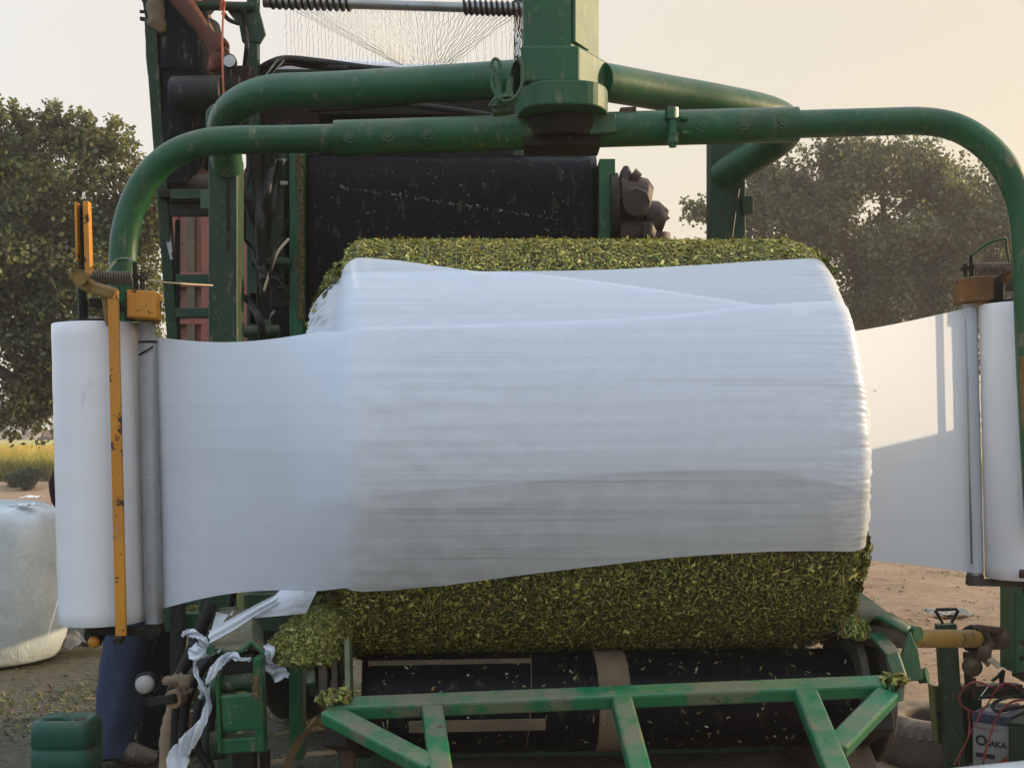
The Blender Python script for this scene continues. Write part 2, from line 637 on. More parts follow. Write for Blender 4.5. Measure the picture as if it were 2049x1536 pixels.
# thick dusty haze layer of the sky itself: cream towards the sun, bluer away from it and overhead
tc = wn.new('ShaderNodeTexCoord')
dp = wn.new('ShaderNodeVectorMath')
dp.operation = 'DOT_PRODUCT'
dp.inputs[1].default_value = (math.sin(SUN_AZ), math.cos(SUN_AZ), 0)
wt.links.new(tc.outputs['Generated'], dp.inputs[0])
rp = wn.new('ShaderNodeValToRGB')
mr = wn.new('ShaderNodeMapRange')
mr.inputs['From Min'].default_value = -1
wt.links.new(dp.outputs['Value'], mr.inputs['Value'])
wt.links.new(mr.outputs[0], rp.inputs[0])
e = rp.color_ramp.elements
e[0].color = (.66, .80, 1.02, 1)
e[1].color = (.56, .44, .30, 1)
for p_, c_ in ((.36, (.66, .73, .82)), (.52, (.70, .66, .60)), (.695, (.665, .585, .485)), (.85, (.56, .46, .325))):
    q_ = e.new(p_)
    q_.color = (*c_, 1)
sp = wn.new('ShaderNodeSeparateXYZ')
wt.links.new(tc.outputs['Generated'], sp.inputs[0])
mz = wn.new('ShaderNodeMapRange')
mz.interpolation_type = 'SMOOTHSTEP'
mz.inputs['From Min'].default_value = .28
mz.inputs['From Max'].default_value = .85
wt.links.new(sp.outputs['Z'], mz.inputs['Value'])
mxz = wn.new('ShaderNodeMix')
mxz.data_type = 'RGBA'
mxz.inputs[7].default_value = (.86, 1.0, 1.2, 1)
wt.links.new(mz.outputs[0], mxz.inputs[0])
wt.links.new(rp.outputs[0], mxz.inputs[6])
bg2 = wn.new('ShaderNodeBackground')
bg2.inputs[1].default_value = .96
wt.links.new(mxz.outputs[2], bg2.inputs[0])
ads = wn.new('ShaderNodeAddShader')
wt.links.new(bg1.outputs[0], ads.inputs[0])
wt.links.new(bg2.outputs[0], ads.inputs[1])
wt.links.new(ads.outputs[0], wn['World Output'].inputs['Surface'])

sun_d = bpy.data.lights.new('sun', 'SUN')
sun_d.energy = 4.4
sun_d.angle = R(.6)
sun_d.color = (1, .74, .46)
sun = bpy.data.objects.new('sun', sun_d)
COL.objects.link(sun)
sun.rotation_euler = sd.to_track_quat('Z', 'Y').to_euler()

scn.view_settings.view_transform = 'Standard'
scn.view_settings.look = 'None'
scn.view_settings.exposure = .2
scn.view_settings.gamma = 1
scn.cycles.use_denoising = True
scn.cycles.max_bounces = 8
scn.cycles.transparent_max_bounces = 24
scn.cycles.sample_clamp_indirect = 6
# ================================================================== SETTING
mb = MB()
NA, rings = 300, [0.0] + [.5 * 1.068 ** i for i in range(100)]
rings = [r for r in rings if r < 400] + [900]


def gz(x, y):
    r = math.hypot(x, y)
    f = 1.0 if r < 30 else max(0, 1 - (r - 30) / 30)
    p = V((x, y, 0))
    z = noise.noise(p * .8) * .035 + noise.noise(p * 2.7) * .02 + noise.noise(p * 7) * .010
    # old wheel ruts crossing behind the machine on the right
    for k, (o, w) in enumerate(((9.2, .22), (10.9, .25), (13.0, .3))):
        q = y - o - .12 * (x - 3) - .25 * math.sin(x * .7 + k)
        z -= .05 * math.exp(-(q / w) ** 2) * (1 if x > 1 else .3)
        z += .035 * math.exp(-((abs(q) - w * 1.6) / (w * .6)) ** 2) * (1 if x > 1 else .3) * (.6 + .8 * noise.noise(p * 5))
    return z * f - .01


vs = []
for r in rings:
    for k in range(NA):
        t = 2 * math.pi * k / NA
        x, y = r * math.cos(t), r * math.sin(t) + 4
        vs.append((x, y, gz(x, y)))
mb.add(vs, [(i * NA + k, i * NA + (k + 1) % NA, (i + 1) * NA + (k + 1) % NA, (i + 1) * NA + k) for i in range(len(rings) - 1) for k in range(NA)], True)
tag(mb.build('ground', GROUND), kind='structure')

# ripe crop field beyond the dirt yard: a bank of earth, then standing crop
FY0, FY1, FZ = 30.0, 86.0, .62
mb = MB()
rows = []
for yy, zz in ((FY0 - 2.6, -.05), (FY0 - 1.6, .12), (FY0 - .8, .14), (FY0, .05)):
    rows.append([(x, yy + .3 * noise.noise(V((x * .3, yy, 0))), zz + .05 * noise.noise(V((x * .9, yy, 3)))) for x in [-70 + i * .8 for i in range(112)]])
mb.grid(rows)
tag(mb.build('earth_bank', GROUND), kind='structure')
mb = MB()
rows = []
ys = [FY0, FY0 + .15, FY0 + .5] + [FY0 + 1.2 * 1.12 ** i for i in range(35)]
ys = [y for y in ys if y < FY1] + [FY1]
for i, yy in enumerate(ys):
    rows.append([(x, yy, (0 if i == 0 else FZ * .8 if i == 1 else FZ) + (0 if i == 0 else .05 * noise.noise(V((x, yy * .6, 0))))) for x in [-70 + i * 1.2 for i in range(76)]])
mb.grid(rows)
tag(mb.build('crop_field', CROP), kind='structure')
mb = MB()
for i in range(26000):
    y = FY0 - .25 + 26 * random.random() ** 2.2
    x = -y * .43 + random.random() * y * .16
    front = y < FY0 + .3
    h = FZ * random.uniform(.55, 1.15) + (.03 if front else .06)
    w = random.uniform(.008, .02) * (1 + (y - 30) / 30)
    g = min(1, random.random() * .55 + (.15 if front else .6) * random.random() + (y - 30) * .03)
    yel = (.50, .36, .075)
    grn = (.13, .16, .03)
    c = tuple(lerp(a, b, g) * random.uniform(.75, 1.25) for a, b in zip(grn, yel))
    lx, ly = random.gauss(0, .12), random.gauss(0, .08)
    z0 = 0 if front else FZ * .7
    a = random.random() * 3.14
    dx, dy = math.cos(a) * w, math.sin(a) * w
    mb.add([(x - dx, y - dy, z0), (x + dx, y + dy, z0), (x + dx * .8 + lx * .5, y + dy * .8 + ly * .5, z0 + (h - z0) * .6),
            (x + lx, y + ly, h), (x - dx * .8 + lx * .5, y - dy * .8 + ly * .5, z0 + (h - z0) * .6)], [(0, 1, 2, 3, 4)], False, c)
tag(mb.build('standing_crop', BLADE), kind='stuff')

# far line of trees lost in the haze
mb = MB()
for i in range(9000):
    x = random.uniform(-95, 60)
    top = 4.2 + 2.2 * noise.noise(V((x * .07, 0, 0))) + 1.4 * noise.noise(V((x * .3, 4, 0)))
    z = top * random.random() ** .7
    y = 165 + random.uniform(-4, 4)
    s = random.uniform(.15, .4)
    c = tuple(k * random.uniform(.7, 1.2) for k in (.11, .12, .07))
    mb.add([V((x, y, z)) + V([random.gauss(0, s) for _ in range(3)]) for _ in range(4)], [(0, 1, 2, 3)], False, c)
tag(mb.build('distant_woodland', LEAF), kind='stuff')

# tractor standing far off across the crop
Tt = thing('tractor', (-31.6, 90, 0), 'tiny far off tractor with a roof canopy beyond the yellow field', 'tractor')
o = Tt.location
mb = MB()
mb.bar(o + V((-.9, 0, 1.0)), o + V((.5, 0, 1.0)), .6, .55)
mb.build('body', SALMON, Tt, .05)
mb = MB()
for dx in (-.1, .85):
    for dy in (-.45, .45):
        mb.tube([o + V((dx, dy, 1.0)), o + V((dx, dy, 2.25))], .035, 6)
mb.bar(o + V((-.3, 0, 2.28)), o + V((1.05, 0, 2.28)), 1.2, .08)
mb.build('canopy', CAP, Tt)
for dx, dy, r in ((.6, -.65, .68), (.6, .65, .68), (-.75, -.5, .42), (-.75, .5, .42)):
    mb = MB()
    mb.lathe(o + V((dx, dy - .14, r)), (0, 1, 0), [(r * .5, 0), (r * .95, 0), (r, .06), (r, .22), (r * .95, .28), (r * .5, .28), (.01, .2)], 24)
    mb.build('wheel', BLACK, Tt)

# dusty air
mb = MB()
mb.box((-170, -25, -1.2), (170, 240, 10.5))
hz = NT('dusty air')
hz.n.remove(hz.b)
pv = hz.new('ShaderNodeVolumePrincipled')
pv.inputs['Color'].default_value = (.93, .88, .80, 1)
pv.inputs['Density'].default_value = .0026
pv.inputs['Anisotropy'].default_value = .25
hz.link(pv.outputs[0], hz.out.inputs['Volume'])
HAZE = mb.build('haze', hz.m)
tag(HAZE, kind='stuff')
HAZE.display_type = 'WIRE'

# chopped fodder trampled into the yard by the machine
mb = MB()
for i in range(30000):
    d = 3.2 + 7.5 * random.random() ** 1.3
    x = -2.7 + 3.4 * random.random() if random.random() < .8 else random.uniform(-4.5, 3)
    dens = noise.noise(V((x * 1.3, d * .9, 5))) + .22
    if x > .6:
        dens -= .25
    if dens < random.random() * .5:
        continue
    k = random.random()
    c = haycol(.8) if k < .7 else tuple(v * random.uniform(.6, 1.2) for v in (.24, .20, .12))
    mb.chip((x, d, gz(x, d)), (0, 0, 1), random.uniform(.012, .05), random.uniform(.005, .014), c, .008, .5)
tag(mb.build('fodder_litter', FLAKE), kind='stuff')
mb = MB()
for i in range(12000):
    x = random.uniform(1.5, 4.2)
    d = random.uniform(4.2, 12)
    if noise.noise(V((x * 1.1, d * .6, 9))) + .10 < random.random() * .45:
        continue
    c = tuple(v * random.uniform(.45, 1.3) for v in random.choice(((.34, .26, .15), (.22, .16, .09), (.40, .31, .18), (.16, .13, .05))))
    mb.chip((x, d, gz(x, d)), (0, 0, 1), random.uniform(.015, .075), random.uniform(.003, .010), c, .008, .6)
tag(mb.build('straw_litter', FLAKE), kind='stuff')
# clods and small stones
mb = MB()
for i in range(1500):
    d = 3.6 + 9 * random.random() ** 1.2
    x = random.uniform(-.42, .42) * d
    s = random.uniform(.004, .016) * (1 if random.random() < .95 else 1.7)
    mb.ball((x, d, gz(x, d) + s * .05), s * random.uniform(.8, 1.6), s * random.uniform(.6, 1), s * .55, 7, 5)
tag(mb.build('dirt_clods', GROUND), kind='stuff')
# ================================================================== BALE WRAPPER
YAW = R(5)
FWD = V((math.sin(YAW), -math.cos(YAW), 0))       # machine forward, towards the viewer
AX = V((math.cos(YAW), math.sin(YAW), .012)).normalized()   # bale axis
UP = V((0, 0, 1))
BC = V((.17, 3.385, 1.257))
BR, BL = .528, 1.20

W = thing('bale_wrapper', (.3, 3.5, 0), 'big green bale wrapping machine with bowed tube gantry and a turning arm over the bale', 'bale wrapper')

# --- fixed gantry: two pillars carrying the bowed tubes and the mast
for nm, (x, w, y0, y1, d) in (('l', (453, 57, 318, 1300, 4.25)), ('r', (1452, 68, 225, 1300, 4.25))):
    mb = MB()
    a, b = P(x, y0, d), P(x, y1, d)
    b.z = .02
    b.x = a.x
    mb.bar(a, b, w / F * d, .11, (0, 1, 0))
    # weld seam
    mb.build('pillar', GREEN_DARK, W, .006)
    if nm == 'l':
        mb = MB()
        mb.tube([P(455, 335, 4.19), P(455, 500, 4.19)], .004, 6)
        mb.build('weld_seam', DARK, W)
mb = MB()
mb.bar(P(1494, 395, 4.2), P(1494, 428, 4.2), .035, .05, (0, 1, 0))
mb.build('bracket_plate', GREEN_DARK, W, .003)
mb = MB()
mb.tube(cr([P(1478, 378, 4.18), P(1470, 430, 4.15), P(1462, 490, 4.12)], 4), .004, 6)
mb.build('cable', HOSE, W)

lp = cr([P(456, 340, 4.22), P(450, 285, 4.15), P(450, 243, 4.02), P(478, 208, 3.93), P(540, 184, 3.84), P(640, 184 - 4, 3.74), P(800, 172, 3.6), P(1040, 158, 3.42)], 10)
mb = MB()
mb.tube(lp, .050, 28)
mb.build('gantry_tube', GREEN, W)
rp_ = cr([P(1200, 163, 3.42), P(1330, 186, 3.58), P(1440, 205, 3.70), P(1530, 224, 3.82), P(1568, 243, 3.90), P(1570, 268, 3.99), P(1530, 300, 4.08), P(1480, 330, 4.16), P(1445, 352, 4.22)], 10)
mb = MB()
mb.tube(rp_, .050, 28)
mb.build('gantry_tube', GREEN, W)
# flange behind the left bend
mb = MB()
mb.prism([P(410, 222, 4.1), P(425, 206, 4.1), P(455, 215, 4.1), P(455, 275, 4.1), P(412, 270, 4.1)], (0, .05, 0))
mb.build('flange', GREEN_DIRTY, W, .008)

# --- mast
md = 3.30
mb = MB()
mz0 = P(0, 205, 3.4).z

a = [V((P(1047, 0, md).x, md, 0)), V((P(1143, 0, md).x, md, 0)), V((P(1198, 0, md + .16).x, md + .16, 0)), V((P(1198, 0, md + .16).x, md + .29, 0)), V((P(1047, 0, md).x, md + .29, 0))]
zb = P(0, 110, md).z
mb.prism([p + V((0, 0, zb)) for p in a], (0, 0, .95))
mb.build('mast', GREEN_MAST, W, .008)
mb = MB()                                  # slotted cover plate on the sunny side
n2 = V((a[2].y - a[1].y, -(a[2].x - a[1].x), 0)).normalized()
p0, p1 = lerp(a[1], a[2], .02), lerp(a[1], a[2], .52)
zc = P(0, 84, md).z
mb.prism([p0 + V((0, 0, zc)) + n2 * .002, p1 + V((0, 0, zc)) + n2 * .002, p1 + V((0, 0, zc + .85)) + n2 * .002, p0 + V((0, 0, zc + .85)) + n2 * .002], n2 * .008)
mb.build('cover_plate', GREEN_MAST, W, .002)
# wider housing below
b_ = [V((P(1042, 0, md - .03).x, md - .03, 0)), V((P(1158, 0, md - .03).x, md - .03, 0)), V((P(1217, 0, md + .12).x, md + .12, 0)), V((P(1219, 0, md + .14).x, md + .31, 0)), V((P(1042, 0, md - .03).x, md + .3, 0))]
zt, zl = P(0, 98, md).z, P(0, 170, md).z
mb = MB()
mb.prism([p + V((0, 0, zl)) for p in b_], (0, 0, zt - zl))
mb.build('mast_housing', GREEN_MAST, W, .006)
# rounded foot skirt: stadium outline
cxs, cys = P(1125, 0, md + .11).x, md + .11
prof = []
hw = .118
for k in range(40):
    t = 2 * math.pi * k / 40
    ex = 3.2
    px_ = math.copysign(abs(math.cos(t)) ** (2 / ex), math.cos(t)) * hw
    py_ = math.copysign(abs(math.sin(t)) ** (2 / 2.4), math.sin(t)) * .165
    prof.append(V((cxs + px_, cys + py_, 0)))
zs0 = P(0, 219, md).z
mb = MB()
mb.prism([p + V((0, 0, zs0)) for p in prof], (0, 0, zl - zs0 - .001))
sk = mb.build('mast_foot', GREEN_MAST, W, .004)
mb = MB()
mb.lathe(V((cxs, cys, zs0 - .05)), (0, 0, 1), [(.01, 0), (.085, 0), (.095, .03), (.095, .049), (.01, .049)], 32, True)
mb.build('slewing_bearing', DARK, W)  # dark colour stands in for the shadow under the mast foot
# corded connector and small valve on the mast's left
mb = MB()
lo = [(988, 140), (984, 165), (992, 190), (1012, 203), (1035, 190), (1046, 160), (1044, 130), (1034, 112)]
mb.tube(cr([P(x, y, 3.24) for x, y in [(1003, 150), (1000, 126), (990, 118), (983, 130)] + lo], 6), .0045, 8)
mb.build('wire_loop', GREEN_DIRTY, W)
mb = MB()
mb.tube([P(996, 145, 3.27), P(999, 185, 3.27), P(995, 215, 3.27)], [.006, .010, .016], 10)
mb.tube([P(1022, 155, 3.27), P(1018, 190, 3.27)], [.007, .011], 10)
mb.bar(P(1000, 196, 3.26), P(1026, 186, 3.26), .02, .014)
mb.build('valve', GREEN_DIRTY, W)
mb = MB()
mb.tube(cr([P(980, 212, 3.25), P(992, 198, 3.24), P(1015, 193, 3.24), P(1034, 197, 3.25), P(1020, 208, 3.25), P(1005, 204, 3.25)], 6), .004, 8)
mb.build('wire_loop', GREEN_DIRTY, W)
mb = MB()
mb.bar(P(985, 222, 3.30), P(1022, 219, 3.30), .05, .02)
mb.build('terminal_block', GREEN_DIRTY, W, .004)

# --- rotating arm
ad = 3.42
pts = [P(258, 900, ad), P(250, 760, ad), P(247, 640, ad), P(246, 540, ad), P(250, 470, ad), P(268, 405, ad), P(302, 347, ad), P(350, 307, ad), P(408, 286, ad), P(470, 280, ad), P(560, 279, ad),
       P(680, 276, ad), P(1130, 262, ad), P(1590, 249, ad), P(1760, 244, ad), P(1850, 243, ad), P(1915, 256, ad), P(1968, 288, ad), P(2008, 332, ad), P(2036, 390, ad), P(2049, 450, ad), P(2055, 540, ad), P(2061, 700, ad), P(2070, 880, ad), P(2080, 1060, ad)]
mb = MB()
mb.tube(cr(pts, 7), .0365, 28)
ARM = mb.build('rotor_arm', GREEN, W)
mb = MB()
mb.tube([P(670, 276, ad), P(900, 269, ad), P(1130, 262, ad), P(1360, 255.5, ad), P(1596, 249, ad)], .0455, 32)
mb.build('arm_sleeve', GREEN, ARM)
for x, y in ((700, 271), (776, 268), (855, 265), (1405, 248), (1487, 246), (1567, 243)):
    mb = MB()
    o = P(x, y, ad - .043)
    mb.lathe(o, (0, -1, 0), [(.020, -.006), (.020, .002), (.013, .0021), (.013, .010), (.006, .0101), (.006, .013), (.001, .013)], 12, True)
    mb.build('sleeve_bolt', GREEN_DIRTY, ARM)
mb = MB()
mb.tube([P(1344, 216, ad - .055), P(1344, 222, ad - .055), P(1344, 238, ad - .055), P(1344, 239, ad - .055)], .018, 6)
mb.tube([P(1346, 240, ad - .055), P(1346, 268, ad - .055)], .0115, 14)
mb.lathe(P(1346, 270, ad - .055), (0, 0, -1), [(.001, -.004), (.018, -.004), (.018, .002), (.016, .003), (.016, .022), (.010, .023), (.010, .032), (.001, .032)], 10, True)
mb.bar(P(1362, 238, ad - .055), P(1375, 237, ad - .05), .02, .008)
mb.bar(P(1362, 266, ad - .055), P(1375, 267, ad - .05), .02, .008)
mb.build('clamp_bolt', GREEN, ARM, .001)
mb = MB()
mb.bar(P(1172, 252, ad - .047), P(1232, 247, ad - .047), .03, .05, (0, 0, 1))
mb.build('end_lug', GREEN_DIRTY, ARM, .003)
mb = MB()
mb.bar(P(1240, 224, ad), P(1272, 222, ad), .04, .014)
mb.build('top_pad', RUST, ARM, .002)
# welded saddle where the arm hangs from the bearing
mb = MB()
mb.bar(V((cxs, cys - .03, zs0 - .06)), V((cxs, cys + .1, zs0 - .06)), .2, .03)
mb.build('saddle', DARK, W, .004)  # shadow beneath the foot put into its dark colour

# --- film carriages, one at each end of the arm, point-symmetric about the mast
LEAN = .0235
SPRING = worn('oily spring steel', (.15, .12, .09), (.09, .07, .05), rough=.45, metal=.5, dust=.5, rust=.6)


def carriage(o, sx, yel, grime):
    """o: middle of the roll's lower end; sx: +1 the camera-side carriage, -1 the far-side one"""
    def L(x, y, z):
        x = x - .3 * y if sx > 0 else x
        return o + V((sx * x + LEAN * (.75 - z) - LEAN * .75, sx * y, z))
    main = MB()
    main.bar(L(.046, -.128, -.016), L(.046, -.128, .822), .026, .012, (0, 1, 0))
    fr = main.build('film_carriage', yel, W, .002)
    mb = MB()
    mb.prism([L(.078, -.10, .76), L(.15, -.10, .755), L(.164, -.06, .752), L(.164, .02, .752), L(.078, .02, .76)], (0, 0, .068))
    mb.build('gear_housing', yel, fr, .004)
    mb = MB()
    mb.bar(L(-.002, -.10, .832), L(.05, -.13, .812), .026, .028)
    mb.bar(L(-.034, -.08, .848), L(.0, -.10, .832), .034, .032)
    mb.prism([L(.012, -.115, .825), L(.036, -.115, .825), L(.032, -.115, .78), L(.036, -.115, .735), L(.024, -.115, .735), L(.018, -.115, .78)], (0, .02 * sx, 0))
    mb.build('yoke', OCHRE if sx > 0 else yel, fr, .006)
    mb = MB()
    mb.lathe(L(-.033, -.125, .853), (0, -sx, 0), [(.001, -.05), (.0165, -.05), (.0165, -.002), (.019, 0), (.019, .007), (.017, .0072), (.0165, .004), (.001, .004)], 28, True)
    mb.build('pivot_boss', OCHRE if sx > 0 else yel, fr)
    mb = MB()                       # upright channel
    mb.bar(L(-.039, -.06, .90), L(-.039, -.06, 1.045), .006, .026, (0, 1, 0))
    mb.bar(L(-.013, -.06, .865), L(-.014, -.06, 1.048), .014, .026, (0, 1, 0))
    mb.bar(L(-.036, -.05, .89), L(-.020, -.05, .89), .004, .004)
    mb.build('spindle_guide', yel, fr, .003)
    mb = MB()                       # dark spring inside the guide
    hp = []
    for i in range(420):
        t = i / 419
        hp.append(L(-.028 + .0055 * math.cos(t * 2 * math.pi * 30), -.06 + .0055 * math.sin(t * 2 * math.pi * 30), .865 + .175 * t))
    mb.tube(hp, .0016, 5)
    mb.bar(L(-.028, -.045, .86), L(-.028, -.045, 1.04), .020, .004, (0, 1, 0))
    mb.build('guide_spring', DARK, fr)
    mb = MB()                       # tension spring
    hp = []
    for i in range(600):
        t = i / 599
        a_ = t * 2 * math.pi * 15
        hp.append(L(-.005 + .098 * t, -.085 + .0165 * math.cos(a_), .857 + .0165 * math.sin(a_) - .002 * t))
    mb.tube(hp, .0020, 6)
    mb.build('tension_spring', SPRING, fr)
    mb = MB()
    mb.tube([L(.102, -.085, .82), L(.100, -.085, .895)], .006, 8)
    mb.tube([L(.118, -.085, .82), L(.118, -.085, .87)], .006, 8)
    mb.bar(L(.095, -.085, .862), L(.13, -.085, .855), .012, .01)
    mb.build('spring_anchor', DARK, fr)
    mb = MB()
    mb.tube(cr([L(.02, -.02, .87), L(.045, .03, .905), L(.06, .06, .92), L(.085, .0, .915), L(.1, -.08, .895)], 6), .004, 6)
    mb.build('hose', GREEN_DIRTY, fr)
    mb = MB()
    mb.tube([L(-.03, -.02, .74), L(-.032, -.03, .84)], .012, 12)
    mb.lathe(L(-.004, 0, .751), (0, 0, 1), [(.001, 0), (.06, 0), (.06, .008), (.02, .016), (.001, .016)], 24, True)
    mb.build('spindle', BLACK, fr)
    mb = MB()                       # pre-stretch gear teeth between bar and housing
    for k in range(3):
        mb.tube([L(.062 + k * .008, -.07, .775), L(.062 + k * .008, -.07, .80)], .003, 6)
    mb.box((min(L(.056, -.06, 0).x, L(.086, -.02, 0).x), min(L(0, -.06, 0).y, L(0, -.02, 0).y), L(0, 0, .755).z), (max(L(.056, -.06, 0).x, L(.086, -.02, 0).x), max(L(0, -.06, 0).y, L(0, -.02, 0).y), L(0, 0, .825).z))
    mb.build('gear', DARK, fr)
    # ribbed metal roller the film runs over
    ra, rb = L(.129, -.035, .0), L(.129, -.035, .752)
    mb = MB()
    mb.tube([lerp(ra, rb, t) for t in (.0, .04, .045, .95, .955, 1)], [.0215, .0215, .0228, .0228, .020, .020], 32)
    mb.build('film_roller', RIBBED if sx > 0 else STEEL, fr)
    if sx > 0:
        mb = MB()
        mb.tube([lerp(ra, rb, .93), lerp(ra, rb, .937)], .0233, 24)
        mb.tube([L(.106, -.055, .67), L(.125, -.062, .68), L(.142, -.056, .69)], .0022, 6)
        mb.build('black_band', BLACK, fr)
    # lower bracket
    mb = MB()
    mb.bar(L(-.02, -.02, -.02), L(.15, -.04, -.018), .035, .018)
    mb.bar(L(.036, -.128, -.03), L(.05, -.06, -.02), .02, .014)
    mb.tube([L(.129, -.035, -.025), L(.129, -.035, .002)], .024, 20)
    mb.build('lower_bracket', DISC if sx < 0 else grime, fr, .002)
    mb = MB()
    mb.lathe(L(-.022, -.02, -.034), (.2, -sx, -.3), [(.001, -.03), (.030, -.03), (.026, 0), (.015, .01), (.013, .022), (.001, .024)], 9, True)
    mb.build('lower_spindle', DARK, fr, .002)
    mb = MB()
    mb.lathe(L(-.022, -.052, -.042), (.1, -sx, -.1), [(.001, 0), (.016, .002), (.013, .012), (.001, .014)], 7)
    mb.build('grease_blob', yel, fr)
    # link back to the arm's tube
    mb = MB()
    mb.bar(L(.0, -.06, .80), L(.06, .13, .80), .03, .02)
    mb.build('arm_link', grime, fr, .003)
    mb = MB()
    mb.bar(L(.02, .02, -.02), L(.06, .13, .03), .018, .012)
    mb.build('arm_link', grime, fr, .003)
    return L, ra, rb


OL = V((P(206, 0, 3.28).x, 3.28, P(0, 1243, 3.28).z))
OR_ = V((1.413, 3.57, P(0, 1154, 3.57).z))
LL, lra, lrb = carriage(OL, 1, YELLOW, DARK)
LR, rra, rrb = carriage(OR_, -1, BROWNED_SHADED, RUST)
mb = MB()
mb.tube(cr([LL(.118, -.085, .853), P(340, 566, 3.5), P(425, 571, 4.1)], 5), .0028, 6)
mb.build('tension_cord', TWINE, W)


def film_roll(L, label, lean=LEAN):
    a, b = L(0, 0, 0), L(0, 0, .75)
    r = thing('film_roll', a, label, 'film roll', 'film rolls on the wrapper arm')
    ax = b - a
    n = ax.normalized()
    Rr = .107
    mb = MB()
    mb.lathe(a, n, [(Rr - .0012, 0), (Rr, .0015)] + [(Rr + .0005 * math.sin(k * 1.7), .003 + .744 * k / 24) for k in range(1, 24)] + [(Rr, .7485), (Rr - .0012, .75)], 96)
    mb.lathe(a, n, [(.042, .003), (.075, .0015), (Rr - .0012, 0)], 96)
    mb.lathe(a, n, [(Rr - .0012, .75), (.075, .7485), (.042, .747)], 96)
    mb.build('wound_film', ROLL, r)
    mb = MB()
    mb.lathe(a, n, [(.034, -.006), (.041, -.006), (.041, .757), (.034, .757), (.034, -.006)], 32, True)
    mb.build('core', TAN, r)
    return r


film_roll(LL, 'white film roll behind the upright yellow bar, on the jeans side of the machine')
mb = MB()
mb.bar(P(2050, 712, ad - .05), P(2056, 862, ad - .05), .022, .02, (0, 1, 0))
mb.bar(P(2046, 765, ad - .045), P(2060, 766, ad - .045), .012, .03)
mb.build('clamp_strip', BROWNED_SHADED, ARM, .003)
film_roll(LR, 'white film roll behind the green arm tube, above the battery')
# ================================================================== BALE AND FILM


def bale_pt(u, th, r):
    u = u - (r * math.sin(th) / .53) * .020 * max(0.0, u) / .6
    return BC + AX * u + (FWD * math.cos(th) + UP * math.sin(th)) * r


def prof_R(u):
    """bale radius along its axis: rounded shoulders"""
    e = max(0, abs(u) - (BL / 2 - .055)) / .055
    e = min(e, 1)
    return BR - .055 * (1 - math.sqrt(max(0, 1 - e * e)))


def hit(x, y, off):
    """where the sight line through (x, y) meets the bale's side -> (u, theta)"""
    d = ray(x, y)
    o = V((0, 0, CZ)) - BC
    dd, oo = d - AX * d.dot(AX), o - AX * o.dot(AX)
    a, b, c = dd.dot(dd), 2 * dd.dot(oo), oo.dot(oo) - (BR + off) ** 2
    disc = max(0, b * b - 4 * a * c)
    t = (-b - math.sqrt(disc)) / (2 * a)
    p = o + d * t
    return p.dot(AX), math.atan2(p.dot(UP - AX * UP.dot(AX)), p.dot(FWD))


B = thing('silage_bale', bale_pt(0, 0, 0), 'round green chopped maize bale on the wrapping table, half covered by white film', 'bale')
mb = MB()
us = [-BL / 2 + .0008] + [-BL / 2 + .055 * k / 6 for k in range(1, 6)] + [-BL / 2 + .055 + (BL - .11) * k / 40 for k in range(41)] + [BL / 2 - .055 * k / 6 for k in range(5, 0, -1)] + [BL / 2 - .0008]
NT_ = 160
rows = []


def lump(p):
    return noise.noise(p * 9) * .008 + noise.noise(p * 28) * .004


def end_bulge(r, side):
    q = min(1, r / (BR - .055))
    return (.085 if side < 0 else .03) * (1 - q ** 5)


for side_u in [('L', k) for k in (0, .15, .3, .45, .6, .72, .82, .9, .96)] + [('S', u) for u in us] + [('R', k) for k in (.96, .9, .8, .65, .45, .25, 0)]:
    row = []
    for k in range(NT_ + 1):
        th = 2 * math.pi * (k % NT_) / NT_
        if side_u[0] == 'S':
            u, r = side_u[1], prof_R(side_u[1])
        else:
            r = max(.001, side_u[1] * (BR - .055))
            sg = -1 if side_u[0] == 'L' else 1
            u = sg * (BL / 2 + end_bulge(r, sg))
        p = bale_pt(u, th, r)
        nr = (FWD * math.cos(th) + UP * math.sin(th))
        row.append(p + nr * (lump(p) - .004) + AX * (lump(p * 1.3) if side_u[0] != 'S' else 0) * (-1 if u < 0 else 1))
    rows.append(row)
mb.grid(rows)
mb.build('fodder_body', HAY, B)

# film edges in the photograph, kept as curves on the bale's surface
TOP_A = smooth_y([(688, 514), (760, 518), (850, 529), (935, 541), (1000, 544), (1100, 551), (1300, 577), (1500, 606), (1600, 622), (1660, 634), (1720, 648)])
BOT_A = smooth_y([(660, 1020), (690, 1008), (800, 985), (1000, 969), (1200, 950), (1400, 939), (1500, 941), (1600, 953), (1700, 975), (1740, 985)])
TOP_B = smooth_y([(680, 543), (900, 543), (1000, 543), (1200, 540), (1400, 530), (1550, 521), (1630, 517), (1700, 515)])
BOT_B = smooth_y([(680, 936), (780, 928), (1000, 925), (1200, 912), (1400, 905), (1600, 925), (1740, 945)])
TOP_C = smooth_y([(680, 656), (760, 654), (1000, 648), (1200, 639), (1350, 630), (1500, 613), (1640, 603), (1720, 600)])
BOT_C = smooth_y([(660, 1184), (690, 1183), (760, 1182), (900, 1170), (1050, 1150), (1200, 1132), (1350, 1115), (1500, 1105), (1600, 1102), (1740, 1104)])


def theta_curve(yf, off):
    """pixel edge curve -> theta as a function of u along the bale"""
    q = []
    for x in range(600, 1800, 12):
        u, th = hit(x, yf(x), off)
        q.append((u, th))
    q.sort()
    return curve_y(q)


U0, U1 = -BL / 2, BL / 2


